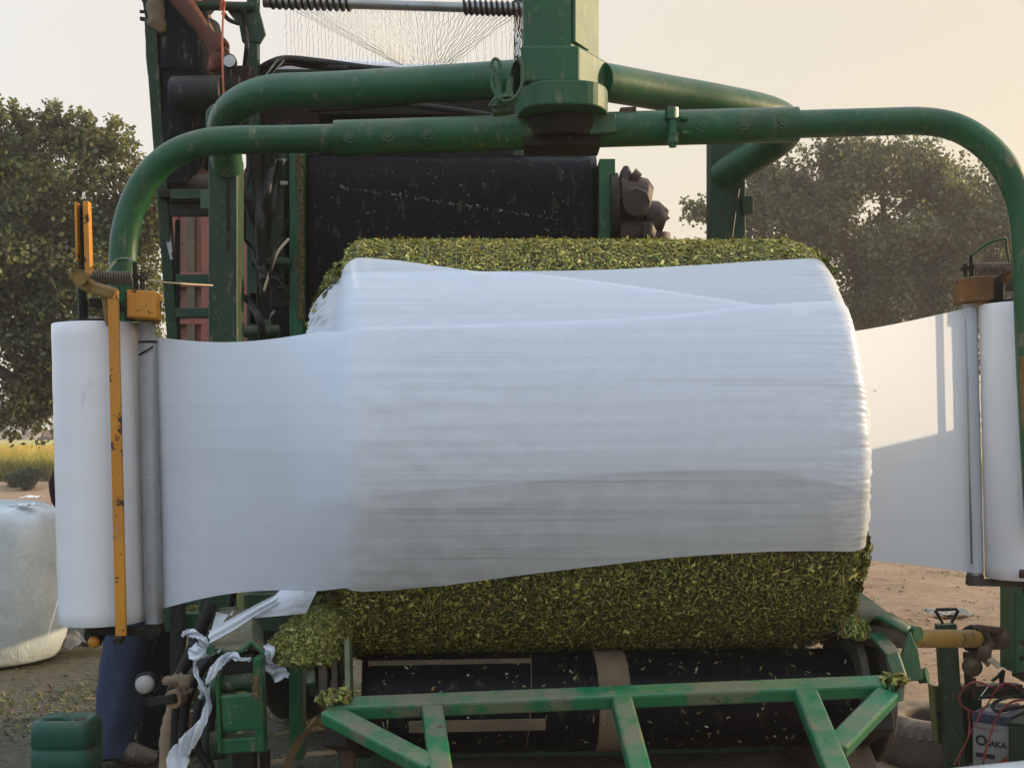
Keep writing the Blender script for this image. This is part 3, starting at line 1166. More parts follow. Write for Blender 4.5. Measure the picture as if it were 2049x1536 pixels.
def band(name, topf, botf, off, mat, parent, left=None, crumple=.0065):
    tt, tb = theta_curve(topf, off), theta_curve(botf, off)
    NU, NV = 150, 170
    rows = []
    for i in range(NV + 1):
        v = i / NV
        row = []
        if left == 'end':
            for k in range(14, 0, -1):          # round the near shoulder, back along the bulging end
                s = k / 14
                th = lerp(tt(U0), tb(U0), v)
                y_, z_ = math.cos(th) * (BR - .055), math.sin(th) * (BR - .055)
                y2, z2 = y_ - s * .085, z_ * (1 - .05 * s) - .05 * s
                r_ = math.hypot(y2, z2)
                u = U0 - end_bulge(r_, -1) - off - .006
                p = BC + AX * u + FWD * y2 + UP * z2
                cz = noise.noise(V((s * 3, v * 34, 2))) * .010 + noise.noise(V((s * 6, v * 80, 5))) * .005
                row.append(p - AX * cz * min(1, s * 4))
        elif left == 'web':
            # straight taut web from the roller to the bale's shoulder
            th = lerp(tt(U0 + .03), tb(U0 + .03), v)
            end = bale_pt(U0 + .02, th, prof_R(U0 + .02) + off)
            ytop, ybot = 668, 1214
            zc_ = lerp(lra, lrb, .5)
            yy = lerp(ytop, ybot, v)
            fr_ = (P(0, 1241, 3.25).z - P(0, yy, 3.25).z) / (P(0, 1241, 3.25).z - P(0, 640, 3.25).z)
            st = lerp(lra, lrb, fr_)
            st = st + V((.012, .0215, 0))
            for k in range(36):
                s = k / 36
                p = lerp(st, end, s)
                # neck-in: the free edges curve inward between roller and bale
                p.z += (.5 - v) * 2 * -.018 * math.sin(math.pi * min(1, s * 1.15)) * abs(v - .5) * 2
                row.append(p)
        for j in range(NU + 1):
            u = lerp(U0 + (.0 if left != 'web' else .02), U1, j / NU)
            th = lerp(tt(u), tb(u), v)
            r = prof_R(u) + off
            e_ = max(0, 1 - abs(u - U1) / .13)
            r += crumple * e_ * (.6 * noise.noise(V((u * 9, th * 14, off * 100))) + .45 * noise.noise(V((u * 7, th * 60, 7))) * (1 + noise.noise(V((th * 7, 3, 3)))) + .4 * noise.noise(V((u * 40, th * 110, off * 60))))
            r += .0008 * noise.noise(V((u * 2.5, th * 34, off * 90))) + (.0016 * noise.noise(V((u * 22, th * 13, 1))) if u < -.2 else .0003 * noise.noise(V((u * 16, th * 9, 1))))
            row.append(bale_pt(u, th, r))
        for k in range(1, 12):                      # round the far shoulder onto the other end
            s = k / 11
            th = lerp(tt(U1), tb(U1), v)
            y_, z_ = math.cos(th) * (BR - .055), math.sin(th) * (BR - .055)
            y2 = lerp(y_, -y_, s)
            r_ = math.hypot(y2, z_)
            u = U1 - (z_ / .53) * .020 + end_bulge(r_, 1) + off + .007 + .006 * noise.noise(V((s * 6, v * 30, off * 50)))
            row.append(BC + AX * u + FWD * y2 + UP * z_)
        rows.append(row)
    mb = MB()
    mb.grid(rows)
    return mb.build(name, mat, parent)


WR = thing('stretch_film', bale_pt(0, 0, BR), 'white stretch film wound in bands over the green bale and drawn from the nearer roller', 'stretch film')
band('film_layer', TOP_B, BOT_B, .007, FILM_A, WR)
band('film_layer', TOP_A, BOT_A, .012, FILM_A, WR, 'end')
band('film_web', TOP_C, BOT_C, .017, FILM_WEB, WR, 'web')

# second web, from the far roll to the back of the bale
mb = MB()
rows = []
for i in range(41):
    v = i / 40
    fr_ = lerp(.985, .012, v)
    rc_ = lerp(rra, rrb, fr_)
    arc = [rc_ + V((math.cos(R(a_)), math.sin(R(a_)), 0)) * .0236 for a_ in range(70, -111, -15)]
    st = arc[-1]
    zt_ = lerp(1.3 - (682 - HY) / F * 3.95, 1.3 - (1117 - HY) / F * 3.95, v)
    en = V((.74, 3.985, zt_))
    row = arc[:-1]
    for k in range(41):
        s = k / 40
        p = lerp(st, en, s)
        p.z += (.5 - v) * 2 * -.016 * math.sin(math.pi * s) * abs(v - .5) * 2
        row.append(p)
    rows.append(row)
mb.grid(rows)
FW = thing('film_web', lerp(rra, rrb, .5), 'sunlit cream sheet of film stretched from the far roller to behind the bale', 'stretch film')
wb = mb.build('film_sheet', FILM_FREE, FW)
mb = MB()
for x, y, d in ((1765, 777, 3.72), (1752, 1001, 3.73), (1751, 968, 3.73), (1770, 1088, 3.72), (1157, 932, 2.846)):
    if x > 1500:
        t = (1.258 - (x - CX) / F * 3.6) / .52
        o = P(x, y, lerp(3.6, 3.985, max(0, min(1, t))) - .012)
        mb.chip(o, (-.6, -.8, 0), .009, .006, (.03, .03, .025), .002)
mb.build('stuck_speck', FLAKE, FW)

# ------------------------------------------------ loose flakes over the uncovered parts of the bale
tA, tB_, tC = theta_curve(TOP_A, .01), theta_curve(TOP_B, .01), theta_curve(BOT_C, .01)
mb = MB()
n_ok = 0
while n_ok < 78000:
    u = random.uniform(-BL / 2, BL / 2)
    th = random.uniform(-2.6, 3.3)
    top = max(tA(u), tB_(u)) if u > U0 + .3 else max(tA(u), tB_(u))
    if tC(u) - .012 < th < top + .008:
        continue
    if th > 2.0 and random.random() < .6:
        continue
    nr = FWD * math.cos(th) + UP * math.sin(th)
    p = bale_pt(u, th, prof_R(u) + random.uniform(-.004, .005))
    k_r = random.random()
    big = k_r < .05
    ln = random.uniform(.010, .020) if big else random.uniform(.004, .0095) if k_r < .84 else random.uniform(.010, .024)
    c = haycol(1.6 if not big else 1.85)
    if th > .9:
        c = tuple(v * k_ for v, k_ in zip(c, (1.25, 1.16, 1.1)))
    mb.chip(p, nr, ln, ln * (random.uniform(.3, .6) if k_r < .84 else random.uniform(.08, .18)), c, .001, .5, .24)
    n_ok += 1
# frayed ends
for i in range(9000):
    sg = -1 if random.random() < .62 else 1
    th = random.uniform(-2.2, 3.0)
    r = (BR - .06) * math.sqrt(random.uniform(.55, 1.0)) if sg < 0 else random.uniform(BR - .10, BR - .02)
    cov = tC(sg * BL / 2) < th < max(tA(sg * BL / 2), tB_(sg * BL / 2))
    if cov and (sg > 0 or th < .0):
        continue
    u = sg * (BL / 2 + end_bulge(min(r, BR - .055), sg)) if r < BR - .055 else sg * BL / 2
    p = bale_pt(u, th, r)
    if cov and sg < 0:
        # keep clear of the crumpled film drawn back over this end
        y2 = math.cos(th) * r
        if math.cos(th) * (BR - .055) > .0 and y2 > .12 and th < .95:
            continue
    ln = random.uniform(.012, .045)
    nn = (AX * sg + (FWD * math.cos(th) + UP * math.sin(th)) * .5)
    mb.chip(p, nn, ln, ln * random.uniform(.12, .4), haycol(.95), .004, .8)
# stray leaves standing up from the top edge
for i in range(420):
    u = random.uniform(-BL / 2, BL / 2)
    th = random.uniform(1.1, 1.75)
    nr = FWD * math.cos(th) + UP * math.sin(th)
    p = bale_pt(u, th, prof_R(u))
    side = AX * random.uniform(-1, 1) + FWD * random.uniform(-1, 1) + nr * random.uniform(.2, .9)
    mb.chip(p + nr * .004, side.cross(AX * random.random() + FWD).normalized(), random.uniform(.014, .034), random.uniform(.004, .010), haycol(1.3), .0, .6)
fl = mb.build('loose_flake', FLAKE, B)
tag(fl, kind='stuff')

# net threads round the bale
mb = MB()
k = 0
u = -BL / 2 + .02
while u < BL / 2 - .02:
    du = random.uniform(-.004, .004)
    pts = []
    for i in range(110):
        th = -2.0 + 4.6 * i / 109
        uu = u + du + .010 * math.sin(th * 2 + k) * (1 if k % 2 else -.6) + .018 * (th + .4) * .8
        uu = max(-BL / 2 + .012, min(BL / 2 - .012, uu))
        pts.append(bale_pt(uu, th, prof_R(uu) + .0045 + .0012 * math.sin(i * 1.3 + k)))
    mb.tube(pts, .0006, 3, False)
    u += random.choice((.022, .03, .034))
    k += 1
nb_ = mb.build('net_thread', NETBALE, B)
tag(nb_, kind='stuff')


# ================================================================== WRAPPING TABLE (part of the wrapper)
def table_pt(u, back, z):
    """point by distance along the bale axis, behind its centre line, and height"""
    return V((BC.x, BC.y, 0)) + V((AX.x, AX.y, 0)) * u + V((-FWD.x, -FWD.y, 0)) * back + UP * z


for back, nm in ((-.215, 'f'), (.26, 'r')):
    zc = .640
    a, b = table_pt(-.55, back, zc), table_pt(.66, back, zc)
    mb = MB()
    mb.tube([a, lerp(a, b, .02), lerp(a, b, .5), lerp(a, b, .98), b], [.112, .118, .119, .118, .112], 48)
    dr = mb.build('table_roller', BELT, W)
    if nm == 'f':
        mb = MB()                        # bare steel middle of the roller
        mid = lerp(a, b, .462)
        n = (b - a).normalized()
        mb.lathe(mid, n, [(.119, -.002), (.121, 0), (.121, .072), (.119, .074)], 48)
        mb.build('roller_band', TAN, dr)
        mb = MB()                        # caked strip along the belt edge
        mb.bar(table_pt(-.535, -.215 - .117 * math.cos(R(66)), zc + .117 * math.sin(R(66))), table_pt(-.15, -.215 - .117 * math.cos(R(66)), zc + .117 * math.sin(R(66))), .018, .006, -FWD * -1 * .4 + UP)
        mb.build('caked_strip', TAN, dr)
        mb = MB()
        q = R(-14)
        mb.bar(table_pt(-.44, -.215 - .118 * math.cos(q), zc + .118 * math.sin(q)), table_pt(-.12, -.215 - .118 * math.cos(q), zc + .118 * math.sin(q)), .028, .006, FWD * math.cos(q) + UP * math.sin(q))
        mb.build('wear_strip', TAN, dr)
        mb = MB()                        # seam of the belt
        for uu in (.045, ):
            sp_ = [table_pt(-.165 + .02 * t, -.215 - .1185 * math.cos(R(-60 + 150 * t)), zc + .1185 * math.sin(R(-60 + 150 * t))) for t in [i / 20 for i in range(21)]]
            mb.tube(sp_, .0014, 4)
        mb.build('belt_seam', TAN, dr)
        mb = MB()
        for i in range(260):
            q = R(random.uniform(-70, 95))
            uu = random.uniform(-.5, .62)
            mb.chip(table_pt(uu, -.215 - .118 * math.cos(q), zc + .118 * math.sin(q)), FWD * math.cos(q) + UP * math.sin(q), random.uniform(.004, .016), random.uniform(.0015, .007), random.choice(((.3, .27, .12), (.17, .17, .05), (.4, .38, .26), (.12, .10, .04))), .001, .4)
        tag(mb.build('stuck_flake', FLAKE, dr), kind='stuff')
# plate under the rollers
mb = MB()
mb.bar(table_pt(-.5, -.10, .45), table_pt(.58, -.10, .45), .62, .02)
mb.build('table_plate', TAN, W, .003)
mb = MB()
mb.bar(table_pt(-.62, .02, .46), table_pt(.74, .02, .46), .10, .08)
for uu in (-.5, .58):
    mb.bar(table_pt(uu, .02, .02), table_pt(uu, .02, .5), .09, .09, (0, 1, 0))
mb.build('table_base', GREEN_DIRTY, W, .004)
# steel discs holding the bale at the ends
for uu, rr in ((.645, .165), (.70, .185), (-.60, .15)):
    mb = MB()
    mb.lathe(table_pt(uu, -.20, .66), AX, [(.02, -.008), (rr - .003, -.008), (rr, -.005), (rr, .008), (rr - .003, .011), (.02, .011)], 56, True)
    mb.build('guide_disc', DISC, W)
# end bearing brackets on the far side of the table
mb = MB()
mb.bar(table_pt(.735, -.26, .55), table_pt(.735, -.16, .83), .07, .02, AX)
mb.bar(table_pt(.66, -.15, .845), table_pt(.78, -.15, .805), .03, .06)
mb.build('bearing_bracket', GREEN_DIRTY, W, .004)

# trough-shaped guard over the drive shaft at the right end
gd0, gd1 = 3.32, 3.05
mb = MB()
outer = [P(1700, 1176, 3.42), P(1728, 1192, 3.38), P(1785, 1234, 3.28), P(1812, 1246, 3.20), P(1824, 1264, 3.12)]
inner = [P(1694, 1228, 3.20), P(1736, 1246, 3.14), P(1746, 1238, 3.12), P(1764, 1238, 3.08), P(1814, 1266, 3.04)]
mb.grid([cr(outer, 5), [lerp(a, b, .5) + V((0, -.008, .012)) for a, b in zip(cr(outer, 5), cr(inner, 5))], cr(inner, 5)])
mb.build('shaft_guard', GREEN_DIRTY, W, 0, .008)
mb = MB()
mb.tube([P(1738, 1270, 3.16), P(1780, 1273, 3.13), P(1822, 1275, 3.10)], [.026, .027, .026], 24)
mb.build('shaft_housing', TAN, W)
mb = MB()
mb.prism([P(1822, 1262, 3.02), P(1838, 1300, 3.02), P(1848, 1361, 3.02), P(1812, 1364, 3.02), P(1800, 1330, 3.02), P(1812, 1290, 3.02)], (0, .02, 0))
mb.build('shaft_support', GREEN_DIRTY, W, .004)
mb = MB()
mb.tube([P(1838, 1352, 3.06), P(1856, 1350, 3.05)], [.018, .018], 14)
mb.build('bolt_head', GREEN, W, .002)
mb = MB()
mb.tube([P(1822, 1266, 3.09), P(1838, 1268, 3.07)], [.02, .018], 14)
mb.build('bolt_head', GREEN, W, .002)
mb = MB()
mb.bar(P(1752, 1268, 3.1), P(1790, 1312, 3.0), .035, .012, (0, -.6, .5))
mb.bar(P(1786, 1308, 3.0), P(1806, 1368, 2.93), .030, .012, (-.5, -.6, .3))
mb.build('strut', GREEN_DIRTY, W, .003)
mb = MB()
mb.bar(P(1700, 1278, 3.12), P(1752, 1267, 3.12), .04, .014, (0, -.5, 1))
mb.build('strut', DARK, W, .002)

# --- welded tipping frame in front of the table
tl = R(20)
FO = P(1225, 1380, 2.80)
FA = V((math.cos(YAW), math.sin(YAW), .008)).normalized()
FDn = (FWD * math.cos(tl) - UP * math.sin(tl))
FDn = (FDn - FA * FDn.dot(FA)).normalized()
FN = FA.cross(FDn)
if FN.z < 0:
    FN = -FN


def fp(x, y):
    """sight line through (x, y) meets the frame's top plane"""
    d = ray(x, y)
    o = V((0, 0, CZ))
    t = (FO - o).dot(FN) / d.dot(FN)
    return o + d * t


def fbar(p, q, w=.075, h=.075, ext=0, down=0.0):
    a, b = fp(*p), fp(*q)
    b = b + (b - a).normalized() * ext
    mb = MB()
    mb.bar(a, b, w, h, FN, -h / 2 - down)
    return mb


TF = fbar((655, 1404), (1786, 1358), .047, .034).build('tipping_frame', GREEN_FRAME, W, .006)
for p, q, ex, w in (((865, 1406), (883, 1536), .30, .045), ((1244, 1388), (1283, 1536), .30, .045), ((1613, 1375), (1679, 1536), .30, .052)):
    fbar(p, q, w, .032, ex, .0012).build('frame_bar', GREEN_FRAME, TF, .006)
fbar((656, 1412), (868, 1522), .046, .031, 0, .0024).build('frame_brace', GREEN_FRAME, TF, .006)
fbar((1778, 1376), (1672, 1484), .050, .031, 0, .0024).build('frame_brace', GREEN_FRAME, TF, .006)
a_, b_2 = fp(884, 1536) + FDn * .28, fp(1690, 1530) + FDn * .26
mb = MB()
mb.bar(a_ - FA * .04, b_2 + FA * .04, .05, .036, FN, -.022)
mb.build('frame_bar', GREEN_FRAME, TF, .006)
# end lugs tying it to the table
mb = MB()
mb.prism([P(1788, 1350, 2.92), P(1814, 1362, 2.86), P(1810, 1402, 2.82), P(1778, 1408, 2.82), P(1778, 1368, 2.84)], (.0, .05, 0))
mb.build('frame_lug', GREEN_DIRTY, TF, .004)
for (x, d0, y0) in ((1775, 2.88, 1400), (668, 2.80, 1430)):
    mb = MB()
    a = P(x, y0, d0)
    mb.bar(a + V((0, .03, -.05)), V((a.x, 3.35, .48)), .05, .05)
    mb.build('frame_arm', DARK, TF, .004)
# red wheel rim edge below the frame
mb = MB()
o = V((P(1655, 1500, 3.25).x, 3.25, .30))
mb.lathe(o, AX, [(.05, -.06), (.24, -.06), (.28, -.04), (.28, .06), (.24, .08), (.05, .08)], 40, True)
mb.build('wheel', RUST, W, .004)
# ================================================================== BALER BEHIND
K = thing('round_baler', (-.2, 5.4, 0), 'tall green baling machine with a wide black belt, standing behind the wrapper', 'baler')
bd = 5.0
mb = MB()                                   # endless press belt over its top roller
x0, x1 = P(607, 0, bd).x, P(1195, 0, bd).x
rows = []
rt = .13
ztop = P(0, 300, bd).z
rows = []
for a in range(-20, 181, 10):               # back side, over the roller, to the front
    rows.append((bd + rt + rt * math.cos(R(a)), ztop - rt + rt * math.sin(R(a))))
for q in [i / 12 for i in range(1, 13)]:
    rows.append((bd + .10 * q * q - .0, lerp(ztop - rt, .55, q)))
NB = 40
g = []
for y, z in rows:
    g.append([V((lerp(x0, x1, j / NB), y + .004 * noise.noise(V((j * .3, z * 4, 0))), z)) for j in range(NB + 1)])
mb.grid(g)
pb = mb.build('press_belt', BELT, K, 0, .012)
mb = MB()
mb.tube([V((x0 + .01, bd + rt, ztop - rt)), V((x1 - .005, bd + rt, ztop - rt))], rt - .008, 32)
mb.build('belt_roller', DARK, K)
mb = MB()
for i in range(330):
    if i < 150:                              # diagonal line of crumbs where the belt is lapped
        t = random.random()
        x, y = lerp(680, 1130, t), lerp(374, 441, t) + random.gauss(0, 2)
    else:
        x, y = random.uniform(612, 1190), 305 + 180 * random.random()
    z = P(x, y, bd - .006).z
    q = max(0, (ztop - rt - z) / (ztop - rt - .55))
    yy = bd + .10 * q * q - .007
    if z > ztop - rt:
        yy = bd + rt - math.sqrt(max(0, rt * rt - (z - ztop + rt) ** 2)) - .006
    s = random.uniform(.003, .012)
    mb.chip((P(x, y, bd).x, yy, z), (0, -1, 0), s, s * .35, random.choice(((.10, .09, .04), (.20, .19, .10), (.07, .07, .03), (.32, .31, .25))), .001, .3)
tag(mb.build('stuck_flake', FLAKE, pb), kind='stuff')
# side posts
for xa, xb, ya, nm in ((579, 606, 296, 'l'), (1199, 1231, 318, 'r')):
    mb = MB()
    xm = (P(xa, 0, 4.93).x + P(xb, 0, 4.93).x) / 2
    mb.bar(V((xm, 4.97, .05)), V((xm, 4.97, P(0, ya, 4.93).z)), P(xb, 0, 4.93).x - P(xa, 0, 4.93).x, .09, (0, 1, 0))
    po = mb.build('side_post', GREEN, K, .004)
mb = MB()                                   # dried fodder caked on the left post's inner edge
for i in range(900):
    y = random.uniform(310, 640)
    x = 602 + random.gauss(0, 2.4) - (4 if y < 380 and random.random() < .5 else 0)
    mb.chip(P(x, y, 4.918), (0, -1, 0), random.uniform(.006, .02), random.uniform(.002, .006), tuple(v * random.uniform(.6, 1.2) for v in (.16, .12, .05)), .002, .8)
tag(mb.build('caked_fodder', FLAKE, K), kind='stuff')
# side plates and dark body
mb = MB()
mb.box((P(1197, 0, 5.05).x, 5.03, .4), (P(1204, 0, 5.05).x + .03, 6.0, P(0, 325, 5.05).z))
mb.build('side_plate', DARK, K, .003)
mb = MB()
mb.box((P(560, 0, 5.1).x, 5.06, .5), (P(575, 0, 5.1).x, 6.1, P(0, 250, 5.1).z))
mb.build('side_plate', GREEN_DARK, K, .003)
mb = MB()
mb.box((x0 - .03, 5.42, .45), (x1 + .02, 6.4, P(0, 226, 5.42).z))
mb.build('bale_chamber', DARK, K, .01)
mb = MB()
mb.box((P(486, 0, 5.3).x, 5.28, P(0, 232, 5.3).z), (P(1190, 0, 5.3).x, 5.40, P(0, 168, 5.3).z))
mb.build('cross_beam', DARK, K, .005)
mb = MB()
mb.box((P(520, 0, 5.25).x, 5.2, P(0, 166, 5.25).z), (P(1040, 0, 5.25).x, 5.27, P(0, 145, 5.25).z))
mb.build('top_rail', GREEN_DARK, K, .004)
# brown hydraulic drive on the far side
mb = MB()
md_ = 4.98
mb.lathe(P(1245, 420, md_), (1, 0, 0), [(.001, -.05), (.14, -.05), (.14, -.02), (.001, -.02)], 24, True)
mb.build('motor_flange', DARK, K, .002)
mb = MB()
mb.tube([P(1240, 405, md_), P(1262, 405, md_), P(1290, 408, md_), P(1300, 410, md_)], [.10, .105, .095, .07], 20)
mt = mb.build('hydraulic_motor', MOTOR, K, .004)
mb = MB()
mb.tube([P(1252, 358, md_ - .03), P(1252, 345, md_ - .03), P(1253, 333, md_ - .03)], [.028, .022, .010], 12)
mb.tube([P(1262, 352, md_ - .05), P(1276, 362, md_ - .05)], [.035, .03], 12)
mb.build('port_fitting', MOTOR, mt, .002)
mb = MB()
o = P(1272, 407, md_ - .10)
mb.lathe(o, (0, -1, 0), [(.001, .03), (.052, .03), (.058, .022), (.058, 0)], 8, True)
mb.ball(P(1250, 398, md_ - .12), .012)
mb.ball(P(1292, 392, md_ - .11), .012)
mb.build('valve_cover', MOTOR, mt, .003)
mb = MB()
mb.tube([P(1290, 440, md_), P(1312, 440, md_), P(1330, 446, md_)], [.075, .072, .05], 18)
mb.tube([P(1296, 422, md_ - .03), P(1334, 424, md_ - .03)], [.02, .013], 10)
mb.tube([P(1326, 432, md_ - .03), P(1333, 442, md_ - .03)], [.012, .02], 10)
mb.build('motor_end', MOTOR, mt, .003)
mb = MB()
mb.tube([P(1240, 470, md_ - .04), P(1292, 466, md_ - .04), P(1300, 490, md_)], [.055, .055, .05], 18)
mb.bar(P(1294, 448, md_ - .1), P(1294, 474, md_ - .1), .03, .02, (0, 1, 0))
mb.tube([P(1310, 468, md_), P(1312, 505, md_)], .06, 16)
mb.build('pump_body', MOTOR, mt, .003)

# net bar over the baler with the thread wound on both ends
na, nb2 = P(528, 3, 5.05), P(1046, 19, 5.0)
mb = MB()
mb.tube([lerp(na, nb2, t) for t in (0, .16, .165, .5, .78, .785, 1)], [.024, .024, .019, .019, .019, .024, .024], 20)
nbar = mb.build('net_bar', STEEL, K)
for t0, t1, n in ((.02, .34, 13), (.77, 1.0, 11)):
    mb = MB()
    hp = []
    d_ = (nb2 - na).normalized()
    x_ = d_.orthogonal().normalized()
    y_ = d_.cross(x_)
    for i in range(n * 14):
        t = i / (n * 14 - 1)
        a = t * n * 2 * math.pi
        hp.append(lerp(na, nb2, lerp(t0, t1, t)) + (x_ * math.cos(a) + y_ * math.sin(a)) * .0255)
    mb.tube(hp, .0055, 6)
    mb.build('wound_spiral', BLACK, nbar)
mb = MB()
xm = P(1037, 0, 5.08).x
mb.bar(V((xm, 5.1, 1.6)), V((xm, 5.1, 3.3)), .035, .04, (0, 1, 0))
mb.build('net_post', GREEN_DARK, K, .003)

# white net roll lying on top of the baler
NR = thing('net_roll', P(800, 130, 5.7), 'pale roll lying on top of the baler under the fan of net threads', 'net roll')
mb = MB()
a, b = P(560, 140, 5.62), P(1040, 158, 5.62)
mb.tube([a, lerp(a, b, .01), lerp(a, b, .99), b], [.048, .052, .052, .048], 28)
mb.build('wound_net', ROLL, NR)
mb = MB()
mb.tube([a - (b - a) * .04, b + (b - a) * .02], .016, 12)
mb.build('core', TAN, NR)
# net hanging from the bar
NS = thing('bale_net', lerp(na, nb2, .5), 'white bale netting drawn from the net bar down in a fan to the baler', 'net')
mb = MB()
for i in range(62):
    x = 572 + (1040 - 572) * i / 61 + random.uniform(-2, 2)
    a = P(x, 22 - 8 * (1 - (x - 530) / 515), 5.03)
    b = P(x + 4, 128 + random.uniform(-4, 6), 5.4)
    n = 14
    pts = [lerp(a, b, k / n) + V((.007 * noise.noise(V((i * 3.7, k * .9, 0))), 0, 0)) for k in range(n + 1)]
    mb.tube(pts, .0012, 3, False)
for i in range(46):
    t = i / 45
    x = lerp(590, 1040, t)
    a = P(x, 22, 5.0)
    xe = 850 + (x - 815) * .24
    b = P(xe, 130, 5.35)
    n = 12
    pts = [lerp(a, b, k / n) + V((.012 * noise.noise(V((i * 5.1, k * .8, 9))), 0, 0)) for k in range(n + 1)]
    mb.tube(pts, .0013, 3, False)
for i in range(40):
    x, y = random.uniform(1030, 1046), random.uniform(20, 125)
    mb.tube([P(x, y, 5.02), P(x + random.uniform(-6, 6), y + 10, 5.02), P(x, y + 20, 5.02)], .0016, 3, False)
tag(mb.build('net_thread', NET, NS), kind='stuff')

# --- control side: rails, posts, platform, ladder
mb = MB()
a, b = P(303, 40, 4.86), P(347, 665, 4.98)
b2 = a + (b - a) * 1.75
b2.z = max(b2.z, .05)
mb.bar(a, a + (b - a) * ((a.z - .05) / (a.z - b.z)), .042, .05, (0, 1, 0))
mb.build('corner_post', GREEN_DARK, K, .004)
mb = MB()
mb.bar(P(294, 60, 4.9), P(338, 660, 5.02), .010, .03, (0, 1, 0))
mb.build('guard_edge', DARK, K, .002)
mb = MB()
mb.tube([P(300, 10, 4.88), P(420, 12, 4.9), P(506, 14, 4.92)], .0175, 14)
mb.build('hand_rail', GREEN_DARK, K)
mb = MB()
mb.bar(V((P(506, 0, 4.95).x, 4.96, .3)), V((P(506, 0, 4.95).x, 4.96, 3.35)), .042, .05, (0, 1, 0))
mb.build('corner_post', GREEN_DARK, K, .004)
mb = MB()
mb.prism([P(455, 22, 4.93), P(515, 10, 4.93), P(530, 66, 4.93), P(518, 86, 4.93), P(484, 84, 4.93), P(478, 50, 4.93)], (0, .03, 0))
mb.build('gusset', GREEN_DARK, K, .004)
mb = MB()
mb.tube(cr([P(446, 26, 4.9), P(458, 40, 4.9), P(478, 48, 4.9)], 5), .008, 8)
mb.build('hose', HOSE, K)
mb = MB()                                   # dusty cable wheel at the rail end
c_ = P(312, 34, 4.85)
b_l = MB().ball(c_, .040, .035, .058, 20, 16)
b_l.v = [v + (v - c_) * (.55 * noise.noise(v * 22) + .25 * noise.noise(v * 60)) for v in b_l.v]
mb.add(b_l.v, b_l.f, True)
mb.build('cloth_wrapping', KHAKI, K)
mb = MB()
mb.bar(P(280, 24, 4.86), P(300, 24, 4.86), .01, .01)
mb.bar(P(281, 38, 4.86), P(298, 40, 4.86), .016, .012)
mb.build('rail_end_rods', DARK, K)
# platform and rungs
mb = MB()
mb.bar(P(342, 404, 5.02), P(428, 404, 5.02), .36, .03)
mb.bar(P(342, 392, 4.84), P(428, 392, 4.84), .02, .10 / 2)
mb.build('platform', DARK, K, .003)
mb = MB()
mb.bar(P(342, 390, 4.82), P(425, 388, 4.82), .014, .035)
mb.build('platform_edge', GREEN_DARK, K, .002)
mb = MB()
mb.bar(P(402, 400, 4.8), P(424, 400, 4.8), .02, .07)
mb.build('hinge_plate', GREEN_DIRTY, K, .003)
mb = MB()
mb.bar(P(340, 420, 4.86), P(428, 420, 4.86), .02, .05)
mb.build('toe_board', DARK, K, .003)
for y0, m in ((560, GREEN_DARK), (627, GREEN_DARK), (1010, GREEN_DARK)):
    mb = MB()
    mb.bar(P(354, y0, 4.95), P(430, y0 - 1, 4.95), .05, .038)
    mb.build('ladder_rung', m, K, .004)
mb = MB()
mb.bar(P(356, 440, 4.97), P(356, 680, 4.97), .01, .03, (0, 1, 0))
mb.build('ladder_rail', DARK, K, .002)
mb = MB()
mb.prism([P(322, 442, 4.92), P(338, 442, 4.92), P(348, 520, 4.92), P(340, 520, 4.92)], (0, .03, 0))
mb.build('bracket', STEEL, K, .003)
mb = MB()
mb.tube([P(349, 505, 4.9), P(350, 515, 4.9), P(352, 524, 4.9)], [.012, .010, .006], 10)
mb.tube([P(352, 444, 4.9), P(350, 510, 4.9)], .004, 6)
mb.build('latch', DARK, K)
# accumulator cylinder, gauge and manifold
mb = MB()
a, b = P(345, 192, 4.75), P(446, 190, 4.75)
mb.tube([a, lerp(a, b, .03), lerp(a, b, .97), b], [.064, .070, .070, .06], 32)
mb.build('oil_tank', HOSE, K)
mb = MB()
mb.box((P(434, 0, 4.9).x, 4.85, P(0, 190, 4.9).z), (P(505, 0, 4.9).x, 4.95, P(0, 138, 4.9).z))
mb.build('manifold', DARK, K, .006)
mb = MB()
mb.lathe(P(459, 122, 4.74), (0, -1, .05), [(.001, -.025), (.024, -.025), (.0255, 0), (.0255, .004), (.022, .006)], 28, True)
g_ = mb.build('pressure_gauge', DARK, K)
mb = MB()
mb.lathe(P(459, 122, 4.733), (0, -1, .05), [(.0225, 0), (.001, .0015)], 28)
mb.build('dial', DIAL, g_)
mb = MB()
mb.tube([P(459, 135, 4.76), P(460, 160, 4.76)], .007, 8)
mb.bar(P(452, 166, 4.74), P(480, 166, 4.74), .03, .045)
mb.lathe(P(463, 168, 4.72), (0, -1, 0), [(.012, 0), (.012, .004), (.006, .005), (.001, .005)], 10, True)
mb.build('valve_block', DARK, g_, .002)
